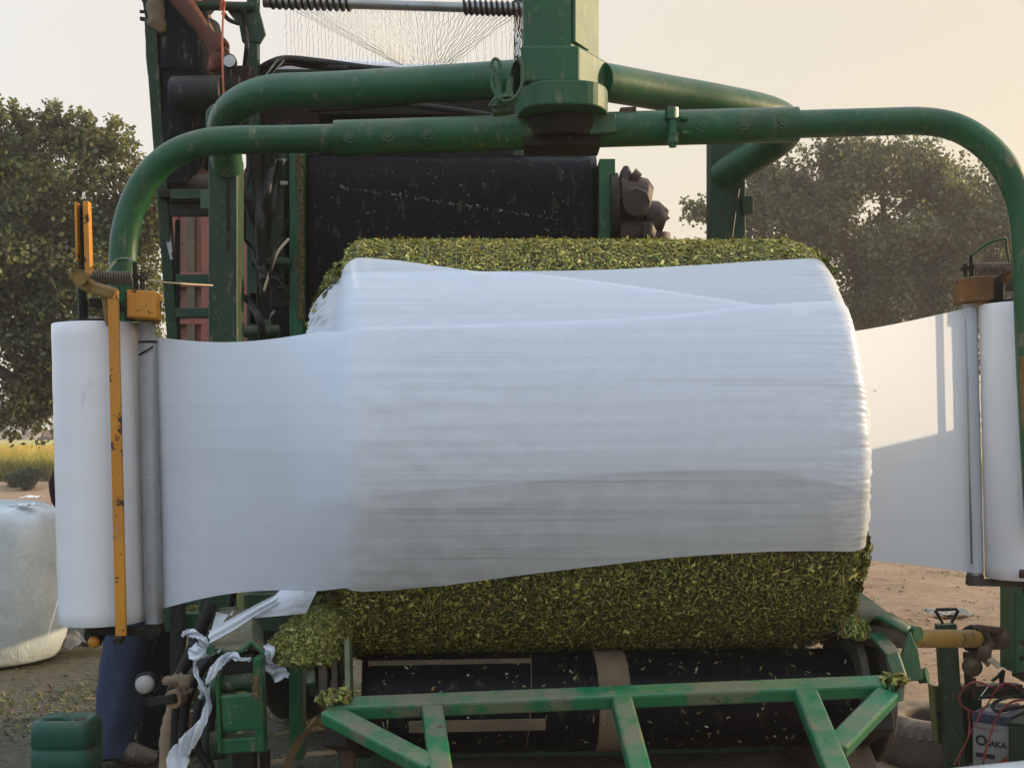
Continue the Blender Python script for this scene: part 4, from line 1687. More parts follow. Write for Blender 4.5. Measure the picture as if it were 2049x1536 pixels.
# hose bundles
hoses = [
    ([(505, 165), (520, 140), (545, 125), (575, 118), (640, 124), (760, 140), (860, 148)], 4.98, .014),
    ([(512, 172), (530, 150), (552, 132), (580, 126), (620, 132), (700, 138)], 5.0, .012),
    ([(540, 150), (560, 122), (600, 120), (700, 132), (800, 140)], 5.02, .010),
    ([(487, 20), (492, 60), (494, 90), (490, 130), (485, 190), (482, 240)], 4.88, .009),
    ([(494, 250), (500, 330), (488, 380), (500, 420), (520, 480), (528, 560)], 4.86, .014),
    ([(512, 300), (516, 380), (520, 440), (522, 500), (530, 590)], 4.84, .018),
    ([(528, 300), (530, 360), (528, 420), (526, 470), (530, 530)], 4.88, .016),
    ([(548, 290), (543, 340), (536, 380), (528, 430), (524, 490)], 4.83, .012),
    ([(560, 320), (552, 370), (545, 420), (530, 460), (540, 520), (560, 580)], 4.9, .013),
    ([(482, 470), (505, 500), (520, 540), (560, 566), (580, 600)], 4.86, .006),
    ([(576, 440), (560, 480), (545, 520), (535, 580)], 4.84, .005),
    ([(478, 590), (500, 605), (520, 640), (525, 680)], 4.85, .014),
    ([(700, 200), (780, 206), (860, 214), (960, 228), (1000, 236)], 5.05, .012),
    ([(620, 218), (720, 212), (800, 205), (850, 200)], 5.08, .014),
]
for pts, d, r in hoses:
    mb = MB()
    mb.tube(cr([P(x, y, d + .04 * math.sin(i * 2.1)) for i, (x, y) in enumerate(pts)], 8), r, 12)
    mb.build('hose', HOSE, K)
for x, y in ((540, 140), (548, 128), (560, 130), (524, 448), (530, 300)):
    mb = MB()
    mb.tube([P(x - 8, y + 10, 4.955 - .03), P(x + 9, y - 9, 4.955 - .03)], .003, 6)
    mb.build('cable_tie', CAP, K)
mb = MB()                                   # pale fodder stalk hung on the hoses
mb.tube(cr([P(578, 478, 4.85), P(556, 505, 4.82), P(540, 545, 4.82), P(528, 582, 4.82)], 5), [.006] * 15 + [.004], 6)
mb.build('pale_tube', TWINE, K)
# struts and mounts between the hoses and the belt post
for a, b, w, m in (((505, 524), (582, 526), .034, GREEN_DARK), ((508, 586), (508, 650), .03, GREEN_DIRTY), ((490, 664), (560, 662), .04, GREEN_DARK), ((532, 640), (534, 690), .045, GREEN_DIRTY), ((555, 380), (556, 560), .05, GREEN_DARK)):
    mb = MB()
    if abs(a[0] - b[0]) > 30:
        mb.tube([P(*a, 4.9), P(*b, 4.9)], w / 2 * 1.1, 14)
    else:
        mb.bar(P(*a, 4.95), P(*b, 4.95), w, .03, (0, 1, 0))
    mb.build('strut', m, K, .003)
mb = MB()
mb.box((P(545, 0, 5.0).x, 4.95, P(0, 620, 5.0).z), (P(600, 0, 5.0).x, 5.1, P(0, 572, 5.0).z))
mb.build('bearing_mount', DARK, K, .01)
mb = MB()
mb.tube([P(570, 650, 4.95), P(570, 640, 5.06)], .06, 20)
mb.build('idler_wheel', BLACK, K)
mb = MB()
mb.prism([P(545, 318, 4.95), P(575, 318, 4.95), P(560, 342, 4.95), P(545, 342, 4.95)], (0, .02, 0))
mb.build('bracket', STEEL, K, .002)
mb = MB()
mb.box((P(561, 0, 4.93).x, 4.92, P(0, 371, 4.93).z), (P(576, 0, 4.93).x, 4.94, P(0, 363, 4.93).z))
mb.build('name_tag', CAP, K, .002)
# backing sheet metal inside the control side
mb = MB()
mb.box((P(512, 0, 5.3).x, 5.25, .4), (P(640, 0, 5.3).x, 5.30, P(0, 226, 5.25).z))
mb.box((P(478, 0, 5.2).x, 5.2, P(0, 306, 5.2).z), (P(522, 0, 5.2).x, 5.23, P(0, 215, 5.2).z))
mb.build('inner_panel', DARK, K, .003)
mb = MB()
mb.box((P(484, 0, 5.15).x, 5.1, P(0, 478, 5.15).z), (P(520, 0, 5.15).x, 5.2, P(0, 418, 5.15).z))
mb.build('gearbox', DARK, K, .012)
# lower chassis seen under the film
mb = MB()
mb.bar(V((-1.35, 4.9, .62)), V((.9, 4.9, .62)), .12, .14)
mb.build('chassis_beam', GREEN_DARK, K, .005)
mb = MB()
mb.box((P(374, 0, 4.6).x, 4.55, P(0, 1262, 4.6).z), (P(412, 0, 4.6).x, 4.75, P(0, 1222, 4.6).z))
mb.build('step_box', GREEN, K, .006)
mb = MB()
mb.bar(V((P(356, 0, 4.5).x, 4.5, .02)), V((P(356, 0, 4.5).x, 4.5, .95)), .045, .04, (0, 1, 0))
mb.build('support_leg', HOSE, K, .004)
mb = MB()
mb.bar(V((P(416, 0, 4.3).x, 4.3, .1)), V((P(416, 0, 4.3).x, 4.3, .9)), .05, .04, (0, 1, 0))
mb.build('support_leg', GREEN_DARK, K, .004)
for x in (-.95, .75):
    mb = MB()
    mb.lathe(V((x, 5.9, .48)), (1, 0, 0), [(.1, -.11), (.3, -.12), (.46, -.11), (.48, -.08), (.48, .08), (.46, .11), (.3, .12), (.1, .11)], 40)
    mb.build('wheel', BLACK, K)

# orange cord hung over the rail
OC = thing('control_cord', P(445, 15, 4.8), 'orange cord hanging from the top rail past the gauge', 'cord')
mb = MB()
mb.tube(cr([P(446, 20, 4.83), P(444, 8, 4.82), P(449, 4, 4.82), P(447, 30, 4.82), P(445, 80, 4.70), P(446, 150, 4.66), P(448, 200, 4.66)], 8), .0042, 8)
mb.tube(cr([P(441, 22, 4.84), P(444, 2, 4.84), P(448, 14, 4.84), P(447, 24, 4.84)], 6), .004, 8)
mb.build('cord', ORANGE, OC)

# ================================================================== SALMON TRAILER
TR = thing('trailer', (-1.0, 8.6, 0), 'faded salmon red high sided trailer behind the ladder of the baler', 'trailer')
td = 8.0
tx0, tx1 = P(341, 0, td).x, .05
zt, zb = P(0, 338, td).z, .95
mb = MB()
mb.box((tx0 + .02, td + .03, zb), (tx1, td + .09, zt))
mb.build('tail_board', SALMON, TR, .004)
mb = MB()
mb.box((tx0 + .02, td + .1, zb), (tx0 + .07, td + 3.2, zt))
mb.build('side_board', SALMON, TR, .004)
mb = MB()
mb.box((tx1 - .07, td + .1, zb), (tx1 - .02, td + 3.2, zt))
mb.build('side_board', SALMON, TR, .004)
for x, w in ((349, .05), (379, .022), (386, .03), (412, .05), (500, .06), (560, .05), (700, .05), (900, .05), (1015, .05)):
    mb = MB()
    X = P(x, 0, td).x
    mb.bar(V((X, td + .005, zb)), V((X, td + .005, zt)), w, .05, (0, 1, 0))
    mb.build('stake', SALMON_RIB if w > .03 else TAN, TR, .005)
for y, h in ((353, .06), (560, .09), (640, .06), (700, .1)):
    mb = MB()
    Z = P(0, y, td).z
    mb.bar(V((tx0, td - .0, Z)), V((tx1, td - .0, Z)), .045, h)
    mb.build('rail', SALMON_RIB, TR, .005)
mb = MB()
mb.bar(V((-1.0, td + .2, .85)), V((-1.0, td + 3.4, .85)), .8, .16)
mb.build('chassis', DARK, TR, .005)
for x in (-1.9, -.15):
    mb = MB()
    mb.lathe(V((x, 9.6, .45)), (1, 0, 0), [(.1, -.11), (.3, -.12), (.43, -.11), (.45, -.08), (.45, .08), (.43, .11), (.3, .12), (.1, .11)], 32)
    mb.build('wheel', BLACK, TR)
# ================================================================== PEOPLE


def skin_mesh(name, joints, bones, mat, parent, sub=2):
    """continuous tapered surface grown round a jointed skeleton"""
    names = list(joints)
    idx = {n: i for i, n in enumerate(names)}
    root = parent
    off = root.location
    me = bpy.data.meshes.new(name)
    me.from_pydata([V(joints[n][0]) - off for n in names], [(idx[a], idx[b]) for a, b in bones], [])
    o = bpy.data.objects.new(name, me)
    COL.objects.link(o)
    md = o.modifiers.new('skin', 'SKIN')
    md.use_smooth_shade = True
    for n, sv in zip(names, me.skin_vertices[0].data):
        r = joints[n][1]
        sv.radius = r if hasattr(r, '__len__') else (r, r)
        sv.use_root = False
    me.skin_vertices[0].data[0].use_root = True
    if sub:
        s = o.modifiers.new('sub', 'SUBSURF')
        s.levels = s.render_levels = sub
    bpy.context.view_layer.update()
    dg = bpy.context.evaluated_depsgraph_get()
    nm = bpy.data.meshes.new_from_object(o.evaluated_get(dg))
    nm.name = name
    nm.materials.clear()
    nm.materials.append(mat)
    nm.polygons.foreach_set('use_smooth', [True] * len(nm.polygons))
    bpy.data.objects.remove(o)
    q = bpy.data.objects.new(name, nm)
    COL.objects.link(q)
    q.parent = parent
    return q


def hand(j, b, wrist, tip_dir, side_dir, back_dir, pre, curl=1.0, r=.0095, parent_joint=None):
    """palm with four unequal curled fingers and a thumb leaving its side"""
    wrist, t, s, k = V(wrist), V(tip_dir).normalized(), V(side_dir).normalized(), V(back_dir).normalized()
    j[pre + 'palm'] = (wrist + t * .045, (.030, .018))
    b.append((parent_joint, pre + 'palm'))
    for i, (o, l) in enumerate(((-.030, .9), (-.010, 1.05), (.010, 1.0), (.028, .8))):
        base = wrist + t * .085 + s * o
        j[pre + f'k{i}'] = (base, r * 1.15)
        d1 = (t * (1 - .35 * curl) - k * .55 * curl).normalized()
        d2 = (t * (.45 - .75 * curl) - k * .9).normalized() if curl > .3 else d1
        d3 = (t * (.2 - 1.2 * curl) - k * .3).normalized() if curl > .3 else d1
        p1 = base + d1 * .040 * l
        p2 = p1 + d2 * .026 * l
        p3 = p2 + d3 * .020 * l
        j[pre + f'm{i}'] = (p1, r)
        j[pre + f'n{i}'] = (p2, r * .92)
        j[pre + f't{i}'] = (p3, r * .75)
        b += [(pre + 'palm', pre + f'k{i}'), (pre + f'k{i}', pre + f'm{i}'), (pre + f'm{i}', pre + f'n{i}'), (pre + f'n{i}', pre + f't{i}')]
    p0 = wrist + t * .03 - s * .034
    p1 = p0 + (t * .6 - s * .55 - k * .4).normalized() * .034
    p2 = p1 + (t * .7 + s * .1 - k * .6).normalized() * .028
    for n_, p_, rr in (('h0', p0, r * 1.3), ('h1', p1, r * 1.1), ('h2', p2, r * .85)):
        j[pre + n_] = (p_, rr)
    b += [(pre + 'palm', pre + 'h0'), (pre + 'h0', pre + 'h1'), (pre + 'h1', pre + 'h2')]


def loft(rings, n=48, fold=.0, nf=9, seed=0):
    """cloth tube: rings of (centre, rx, ry)"""
    rows = []
    for i, (c, rx, ry) in enumerate(rings):
        c = V(c)
        row = []
        for k in range(n + 1):
            t = 2 * math.pi * (k % n) / n
            f = 1 + fold * math.sin(nf * t + seed + .35 * i) * (i / max(1, len(rings) - 1)) + .35 * fold * noise.noise(V((math.cos(t) * 3, math.sin(t) * 3, i * .5 + seed)))
            row.append(c + V((math.cos(t) * rx * f, math.sin(t) * ry * f, .0)))
        rows.append(row)
    return rows


def face(j, b, head, fwd, s=1.0):
    f = V(fwd).normalized()
    j['nose'] = (V(head) + f * .102 * s - V((0, 0, .010)), .013)
    b.append(('head', 'nose'))


def head_bits(p, head, fwd, hairmat):
    f = V(fwd).normalized()
    sd = V((-f.y, f.x, 0)).normalized()
    h = V(head)
    mb = MB()
    rows = []
    for i in range(9):
        e = R(90 - i * 13)
        rows.append([h + V((0, 0, .012)) + (f * math.cos(a) + sd * math.sin(a)) * math.cos(e) * (.101 + .004 * math.sin(a * 7)) * (1 if i < 6 or math.cos(a) < .45 else .6) + V((0, 0, math.sin(e) * .125))
                     for a in [2 * math.pi * k / 28 for k in range(29)]])
    mb.grid(rows)
    mb.build('hair', hairmat, p)
    for s in (-1, 1):
        mb = MB()
        mb.ball(h + f * .086 + sd * s * .032 + V((0, 0, .012)), .010, n=10, m=6)
        mb.build('eye', INK, p)
    mb = MB()
    mb.tube([h + f * .094 + sd * x - V((0, 0, .050)) - f * abs(x) * .25 for x in (-.024, -.01, .01, .024)], [.003, .006, .006, .003], 8)
    mb.build('mouth', MAROON, p)
    for s in (-1, 1):
        mb = MB()
        mb.ball(h + sd * s * .085 - f * .01, .014, .014, .028, 10, 8)
        mb.build('ear', SKIN, p)


# ---- operator up on the baler's platform
pf = P(0, 398, 5.02).z
OP = thing('person', (-1.27, 5.06, pf), 'person in loose black clothes on the baler platform, bare forearm reaching down', 'person')
px = lambda x, y, d: P(x, y, d)
el, wr = px(346, -22, 4.80), px(418, 74, 4.76)
sh = V((-1.25, 4.92, 3.24))
J, Bn = {}, []
J['pelvis'] = (V((-1.30, 5.10, 3.02)), (.13, .11))
J['waist'] = (V((-1.27, 5.05, 3.14)), (.12, .10))
J['chest'] = (V((-1.20, 4.98, 3.29)), (.14, .11))
J['neck'] = (V((-1.12, 4.90, 3.44)), .052)
J['chin'] = (V((-1.08, 4.87, 3.51)), (.062, .066))
J['head'] = (V((-1.055, 4.85, 3.575)), (.080, .088))
J['crown'] = (V((-1.05, 4.85, 3.65)), .065)
J['sh_n'] = (sh, .058)
J['el_n'] = (el, .038)
J['fa_n'] = (lerp(el, wr, .28), .041)
J['wr_n'] = (wr, .026)
J['sh_f'] = (V((-1.20, 5.16, 3.27)), .058)
J['el_f'] = (V((-1.00, 5.24, 3.08)), .042)
J['wr_f'] = (V((-.82, 5.12, 3.12)), .030)
for s, y, dx in (('n', 4.98, .05), ('f', 5.18, -.02)):
    J['hip_' + s] = (V((-1.29 + dx * .3, y, 2.95)), .085)
    J['kn_' + s] = (V((-1.22 + dx, y, 2.60)), .058)
    J['an_' + s] = (V((-1.28 + dx, y + .01, pf + .09)), .042)
    J['ft_' + s] = (V((-1.17 + dx, y - .02, pf + .035)), .038)
    J['to_' + s] = (V((-1.09 + dx, y - .03, pf + .028)), .028)
    Bn += [('pelvis', 'hip_' + s), ('hip_' + s, 'kn_' + s), ('kn_' + s, 'an_' + s), ('an_' + s, 'ft_' + s), ('ft_' + s, 'to_' + s)]
Bn += [('pelvis', 'waist'), ('waist', 'chest'), ('chest', 'neck'), ('neck', 'chin'), ('chin', 'head'), ('head', 'crown'), ('chest', 'sh_n'), ('sh_n', 'el_n'), ('el_n', 'fa_n'), ('fa_n', 'wr_n'),
       ('chest', 'sh_f'), ('sh_f', 'el_f'), ('el_f', 'wr_f')]
dr_ = (wr - el).normalized()
hand(J, Bn, wr, dr_ + V((.1, 0, -.25)), (-.55, -.35, -.55), (.75, -.35, .5), 'hn_', 1.0, .0125, 'wr_n')
hand(J, Bn, J['wr_f'][0], (.8, -.5, .1), (.4, .8, 0), (0, 0, 1), 'hf_', .8, .0095, 'wr_f')
face(J, Bn, J['head'][0], (.75, -.6, -.2))
skin_mesh('body', J, Bn, SKIN, OP)
head_bits(OP, J['head'][0], (.75, -.6, 0), HAIR)
mb = MB()
mb.grid(loft([((-1.12, 4.90, 3.42), .07, .07), ((-1.19, 4.97, 3.33), .21, .20), ((-1.25, 5.02, 3.18), .19, .21), ((-1.285, 5.06, 3.04), .19, .2),
              (P(352, 30, 5.05), .10, .17), (P(362, 85, 5.05), .125, .19), (P(370, 130, 5.05), .135, .2), (P(371, 165, 5.05), .125, .2)], 60, .07, 8, 1))
mb.build('tunic', BLACKCLOTH, OP)
mb = MB()
mb.grid(loft([(P(372, 20, 5.16), .09, .12), (P(380, 80, 5.16), .118, .15), (P(386, 130, 5.16), .125, .16), (P(388, 172, 5.16), .108, .16), (P(386, 205, 5.16), .095, .15)], 60, .05, 7, 4))
mb.build('under_shirt', KHAKI, OP)
mb = MB()
mb.tube([sh + V((0, 0, .02)), lerp(sh, el, .45), lerp(sh, el, .8)], [.085, .078, .072], 20, False)
mb.build('sleeve', BLACKCLOTH, OP)
mb = MB()
mb.tube([J['sh_f'][0], lerp(J['sh_f'][0], J['el_f'][0], .5), J['el_f'][0]], [.085, .075, .07], 20, False)
mb.build('sleeve', BLACKCLOTH, OP)
for s, sx, y in (('n', .0, 4.98), ('f', .02, 5.18)):
    mb = MB()
    mb.grid(loft([((-1.29, y, 2.92), .12, .12), ((-1.265 + sx, y, 2.75), .115, .12), ((-1.25 + sx, y, 2.58), .105, .115), ((-1.265 + sx, y, 2.42), .10, .11), ((-1.275 + sx, y, 2.30), .085, .09), ((-1.275 + sx, y, pf + .04), .07, .08)], 36, .09, 7, 2 if s == 'n' else 5))
    mb.build('trouser_leg', BLACKCLOTH, OP)
    mb = MB()
    mb.tube(cr([V((-1.32 + sx, y, pf + .045)), V((-1.24 + sx, y, pf + .05)), V((-1.14 + sx, y - .02, pf + .04)), V((-1.06 + sx, y - .03, pf + .03))], 4), [.035] + [.044] * 8 + [.040, .036, .032, .024], 14)
    mb.build('sandal', LEATHER, OP)

# ---- worker in jeans behind the roll
JN = thing('person', (-1.5, 5.15, 0), 'person in blue jeans and maroon shirt standing behind the white film roll', 'person')
J, Bn = {}, []
J['pelvis'] = (V((-1.51, 5.17, .92)), (.13, .11))
J['waist'] = (V((-1.53, 5.17, 1.05)), (.12, .10))
J['chest'] = (V((-1.57, 5.16, 1.25)), (.14, .11))
J['neck'] = (V((-1.57, 5.13, 1.41)), .052)
J['chin'] = (V((-1.55, 5.11, 1.46)), (.060, .064))
J['head'] = (V((-1.545, 5.10, 1.525)), (.078, .088))
J['crown'] = (V((-1.55, 5.11, 1.59)), .06)
J['sh_n'] = (V((-1.62, 4.99, 1.32)), .056)
J['el_n'] = (V((-1.735, 5.02, 1.06)), .042)
J['wr_n'] = (V((-1.60, 4.93, .93)), .030)
J['sh_f'] = (V((-1.58, 5.34, 1.32)), .056)
J['el_f'] = (V((-1.50, 5.40, 1.05)), .042)
J['wr_f'] = (V((-1.42, 5.20, .96)), .030)
legs = {'n': ((-1.535, 5.09, .88), (-1.505, 5.06, .50), (-1.555, 5.07, .09)), 'f': ((-1.47, 5.25, .88), (-1.405, 5.27, .50), (-1.44, 5.26, .09))}
for s, (h_, k_, a_) in legs.items():
    J['hip_' + s], J['kn_' + s], J['an_' + s] = (V(h_), .085), (V(k_), .058), (V(a_), .042)
    J['ft_' + s] = (V(a_) + V((.10, -.03, -.05)), .036)
    J['to_' + s] = (V(a_) + V((.17, -.05, -.06)), .026)
    Bn += [('pelvis', 'hip_' + s), ('hip_' + s, 'kn_' + s), ('kn_' + s, 'an_' + s), ('an_' + s, 'ft_' + s), ('ft_' + s, 'to_' + s)]
Bn += [('pelvis', 'waist'), ('waist', 'chest'), ('chest', 'neck'), ('neck', 'chin'), ('chin', 'head'), ('head', 'crown'), ('chest', 'sh_n'), ('sh_n', 'el_n'), ('el_n', 'wr_n'),
       ('chest', 'sh_f'), ('sh_f', 'el_f'), ('el_f', 'wr_f')]
hand(J, Bn, J['wr_n'][0], (.75, -.1, -.5), (0, .9, .1), (.3, -.2, .8), 'hn_', .6, .0095, 'wr_n')
hand(J, Bn, J['wr_f'][0], (.6, -.7, -.3), (.6, .6, 0), (0, 0, 1), 'hf_', .8, .0095, 'wr_f')
face(J, Bn, J['head'][0], (.9, -.4, 0))
skin_mesh('body', J, Bn, SKIN, JN)
head_bits(JN, J['head'][0], (.9, -.4, 0), HAIR)
mb = MB()
mb.grid(loft([((-1.565, 5.14, 1.41), .07, .075), ((-1.575, 5.16, 1.34), .14, .20), ((-1.57, 5.16, 1.2), .155, .2), ((-1.535, 5.17, 1.03), .15, .18), ((-1.515, 5.17, .86), .165, .19)], 48, .03, 7, 2))
mb.build('shirt', MAROON, JN)
for s in 'nf':
    mb = MB()
    a, b, c = J['sh_' + s][0], J['el_' + s][0], J['wr_' + s][0]
    mb.tube(cr([a, lerp(a, b, .5), b, lerp(b, c, .5), lerp(b, c, .93)], 5), [.07] * 5 + [.058] * 5 + [.05] * 5 + [.045] * 5 + [.04], 18, False)
    mb.build('sleeve', MAROON, JN)
for s, m in (('n', JEANS), ('f', JEANS_SHADED)):  # far leg's shade is put into its cloth colour
    h_, k_, a_ = [V(q) for q in legs[s]]
    mb = MB()
    rg = [(h_ + V((0, 0, .08)), .125, .12), (h_ + V((0, 0, -.06)), .112, .115), (lerp(h_, k_, .5), .10, .105), (k_, .086, .09), (lerp(k_, a_, .4), .084, .086), (lerp(k_, a_, .8), .083, .085), (a_ + V((0, 0, .0)), .082, .084), (a_ + V((0, 0, -.05)), .085, .088)]
    q = []
    for i in range(len(rg) - 1):
        for k in range(4):
            t = k / 4
            q.append((lerp(rg[i][0], rg[i + 1][0], t) + V((.004 * math.sin(i * 4 + k * 1.7), 0, 0)), lerp(rg[i][1], rg[i + 1][1], t) * (1 + .02 * math.sin(k * 2 + i)), lerp(rg[i][2], rg[i + 1][2], t)))
    q.append(rg[-1])
    mb.grid(loft(q, 40, .05, 5, 1 if s == 'n' else 4))
    mb.build('trouser_leg', m, JN)
    mb = MB()
    mb.tube(cr([a_ + V((-.07, .01, -.045)), a_ + V((.0, 0, -.035)), a_ + V((.10, -.03, -.05)), a_ + V((.19, -.06, -.062))], 4), [.035] + [.046] * 7 + [.043, .040, .036, .030, .018], 16)
    mb.build('shoe', LEATHER, JN)
# ================================================================== LEFT CLUTTER
# film gripper unit on the wrapper's near corner
mb = MB()
bk, fr_d = 3.22, 2.96
Lb, Rb, Ob = P(436, 1226, bk), P(503, 1221, bk), P(521, 1240, bk)
Lf, Rf, Of = P(417, 1299, fr_d), P(503, 1285, fr_d), P(529, 1309, fr_d)
Mb, Mf = lerp(Lb, Rb, .5) + V((0, 0, .004)), P(455, 1304, fr_d - .01)
mb.grid([[lerp(Lb, Lf, t), lerp(Mb, Mf, t), lerp(P(478, 1221, bk), P(484, 1303, fr_d), t), lerp(Rb, Rf, t), lerp(Ob, Of, t)] for t in [i / 8 for i in range(9)]], False)
CU = mb.build('gripper_cover', GREEN_DIRTY, W, .004, .012)
mb = MB()
mb.tube([P(421, 1302, fr_d - .02), P(428, 1285, fr_d + .1)], .010, 14)
mb.build('pin', GREEN, CU, .001)
mb = MB()
mb.bar(P(440, 1228, bk + .02), P(475, 1226, bk + .02), .03, .03)
mb.build('cover_block', GREEN_DIRTY, CU, .004)
mb = MB()
gd = 2.94
mb.bar(P(439, 1346, gd), P(444, 1502, gd), .009, .05, (0, 1, 0))
mb.bar(P(518, 1312, gd), P(524, 1500, gd), .020, .05, (0, 1, 0))
mb.bar(P(446, 1488, gd + .01), P(528, 1483, gd + .01), .05, .034, (0, 0, 1))
mb.build('gripper_frame', GREEN, W, .004)
mb = MB()
mb.bar(P(444, 1427, gd - .02), P(526, 1421, gd - .02), .012, .084, (0, 0, 1))
mb.build('gripper_plate', GREEN, W, .008)
mb = MB()
mb.tube([P(420, 1370, gd + .02), P(425, 1370, gd + .02), P(516, 1362, gd + .02)], .020, 18)
mb.build('gripper_tube', GREEN_DARK, W)
mb = MB()
mb.lathe(P(437, 1369, gd + .02), (-1, 0, 0), [(.001, -.002), (.026, -.002), (.026, .012), (.021, .013), (.021, .022), (.001, .022)], 8, True)
mb.build('tube_cap', GREEN_DIRTY, W, .002)
mb = MB()
mb.bar(P(455, 1330, gd + .06), P(515, 1325, gd + .06), .06, .05)
mb.build('blade_holder', DARK, W, .003)
mb = MB()
mb.bar(P(490, 1500, gd + .10), P(492, 1700, gd + .10), .05, .05, (0, 1, 0))
mb.bar(P(530, 1500, gd + .12), P(534, 1700, gd + .12), .02, .03, (0, 1, 0))
mb.build('gripper_leg', DARK, W, .003)
mb = MB()
mb.tube([P(425, 1490, 3.05), P(450, 1488, 3.05)], .035, 18)
mb.build('spacer', GREEN_DARK, W, .004)
mb = MB()                                # chopped rust-brown crumbs on the right cheek
for i in range(160):
    mb.chip(P(512 + random.gauss(0, 4), random.uniform(1355, 1395), gd - .028), (0, -1, .1), random.uniform(.003, .010), .002, random.choice(((.16, .09, .04), (.25, .18, .08), (.08, .05, .03))), .001, .6)
tag(mb.build('caked_crumbs', FLAKE, W), kind='stuff')
# hoses running down behind the gripper
for pts, d, r in (([(424, 1205), (405, 1250), (385, 1300), (362, 1350), (345, 1385)], 3.15, .016), ([(440, 1300), (410, 1330), (385, 1370), (370, 1420), (366, 1500), (372, 1600)], 3.08, .012),
                  ([(415, 1320), (385, 1350), (358, 1400), (352, 1480), (350, 1600)], 3.10, .013), ([(455, 1330), (430, 1400), (418, 1480), (410, 1600)], 3.05, .010), ([(470, 1180), (462, 1210), (458, 1235)], 3.3, .008),
                  ([(400, 1400), (392, 1440), (398, 1500), (425, 1540)], 3.0, .009)):
    mb = MB()
    mb.tube(cr([P(x, y, d) for x, y in pts], 8), r, 14)
    mb.build('hose', HOSE, W)
# arm with grey capped knob and a wooden roller
mb = MB()
mb.bar(P(300, 1404, 3.07), P(352, 1396, 3.03), .02, .022, (0, 0, 1))
mb.bar(P(300, 1404, 3.1), P(292, 1372, 3.1), .02, .03, (0, 1, 0))
mb.build('knob_arm', DARK, W, .003)
mb = MB()
mb.lathe(P(291, 1367, 3.06), (-.05, -1, .1), [(.001, -.03), (.026, -.03), (.027, .0), (.023, .006), (.022, .006)], 28, True)
kn = mb.build('knob', BLACK, W)
mb = MB()
mb.lathe(P(292, 1368, 3.055), (-.05, -1, .1), [(.021, 0), (.021, .014), (.017, .020), (.001, .022)], 28)
mb.build('knob_cap', CAP, kn)
mb = MB()
mb.lathe(P(350, 1397, 3.05), (-.12, -1, .05), [(.001, -.10), (.022, -.10), (.022, .012), (.020, .015), (.004, .015), (.004, .005), (.001, .005)], 28, True)
mb.build('wooden_roller', WOOD, W)

# logs leaning under the machine
for nm, pts, rr, d, lb in (('log', [(352, 1412), (344, 1450), (340, 1500), (346, 1640)], [.020, .025, .026, .03], 3.2, 'pale barkless log standing upright below the wooden roller'),
                           ('log', [(375, 1420), (368, 1470), (364, 1520), (372, 1640)], [.016, .021, .022, .024], 3.35, 'thinner darker log just behind the pale log')):
    lg = thing('log', P(*pts[-1], d), lb, 'log')
    mb = MB()
    pp = cr([P(x, y, d) for x, y in pts], 6)
    rads = []
    for i in range(len(pp)):
        t = i / (len(pp) - 1) * (len(rr) - 1)
        k = min(int(t), len(rr) - 2)
        rads.append(lerp(rr[k], rr[k + 1], t - k) * (1 + .06 * math.sin(i * 1.9)))
    mb.tube(pp, rads, 16)
    mb.build('wood', WOOD, lg, .003)
rg = thing('rag', P(358, 1365, 3.0), 'crumpled sandy rag tied round the hoses above the wooden roller', 'rag')
mb = MB()
for i, (x, y, r) in enumerate(((349, 1362, .016), (362, 1354, .012), (372, 1366, .012), (376, 1380, .010), (362, 1372, .012))):
    c = P(x, y, 3.0)
    base = MB().ball(c, r, r * .8, r, 14, 10)
    base.v = [v + (v - c).normalized() * .026 * noise.noise(v * 45) + (v - c).normalized() * .010 * noise.noise(v * 130) for v in base.v]
    mb.v += []
    mb.add(base.v, base.f, True)
mb.build('cloth', KHAKI, rg)

# ------------------------------------------------ torn film scraps


def ribbon(pts, w, d, twist=1.0, seed=0):
    pp = cr([P(x, y, d + .015 * math.sin(i * 1.7 + seed)) for i, (x, y) in enumerate(pts)], 8)
    n = len(pp)
    rows = []
    for i, p in enumerate(pp):
        t = i / (n - 1) * (len(w) - 1)
        k = min(int(t), len(w) - 2)
        ww = lerp(w[k], w[k + 1], t - k) / F * d
        dr = (pp[min(i + 1, n - 1)] - pp[max(i - 1, 0)]).normalized()
        sd_ = dr.cross(V((0, -1, .15))).normalized()
        row = []
        for j in range(9):
            v = j / 8 - .5
            q = p + sd_ * v * ww * (1 + .25 * noise.noise(V((i * .35, seed, v)))) + V((0, 1, 0)) * twist * .010 * math.sin(v * 9 + i * .5 + seed) + V((0, 0, .004 * noise.noise(V((i * .6, j * .9, seed)))))
            row.append(q)
        rows.append(row)
    return MB().grid(rows)


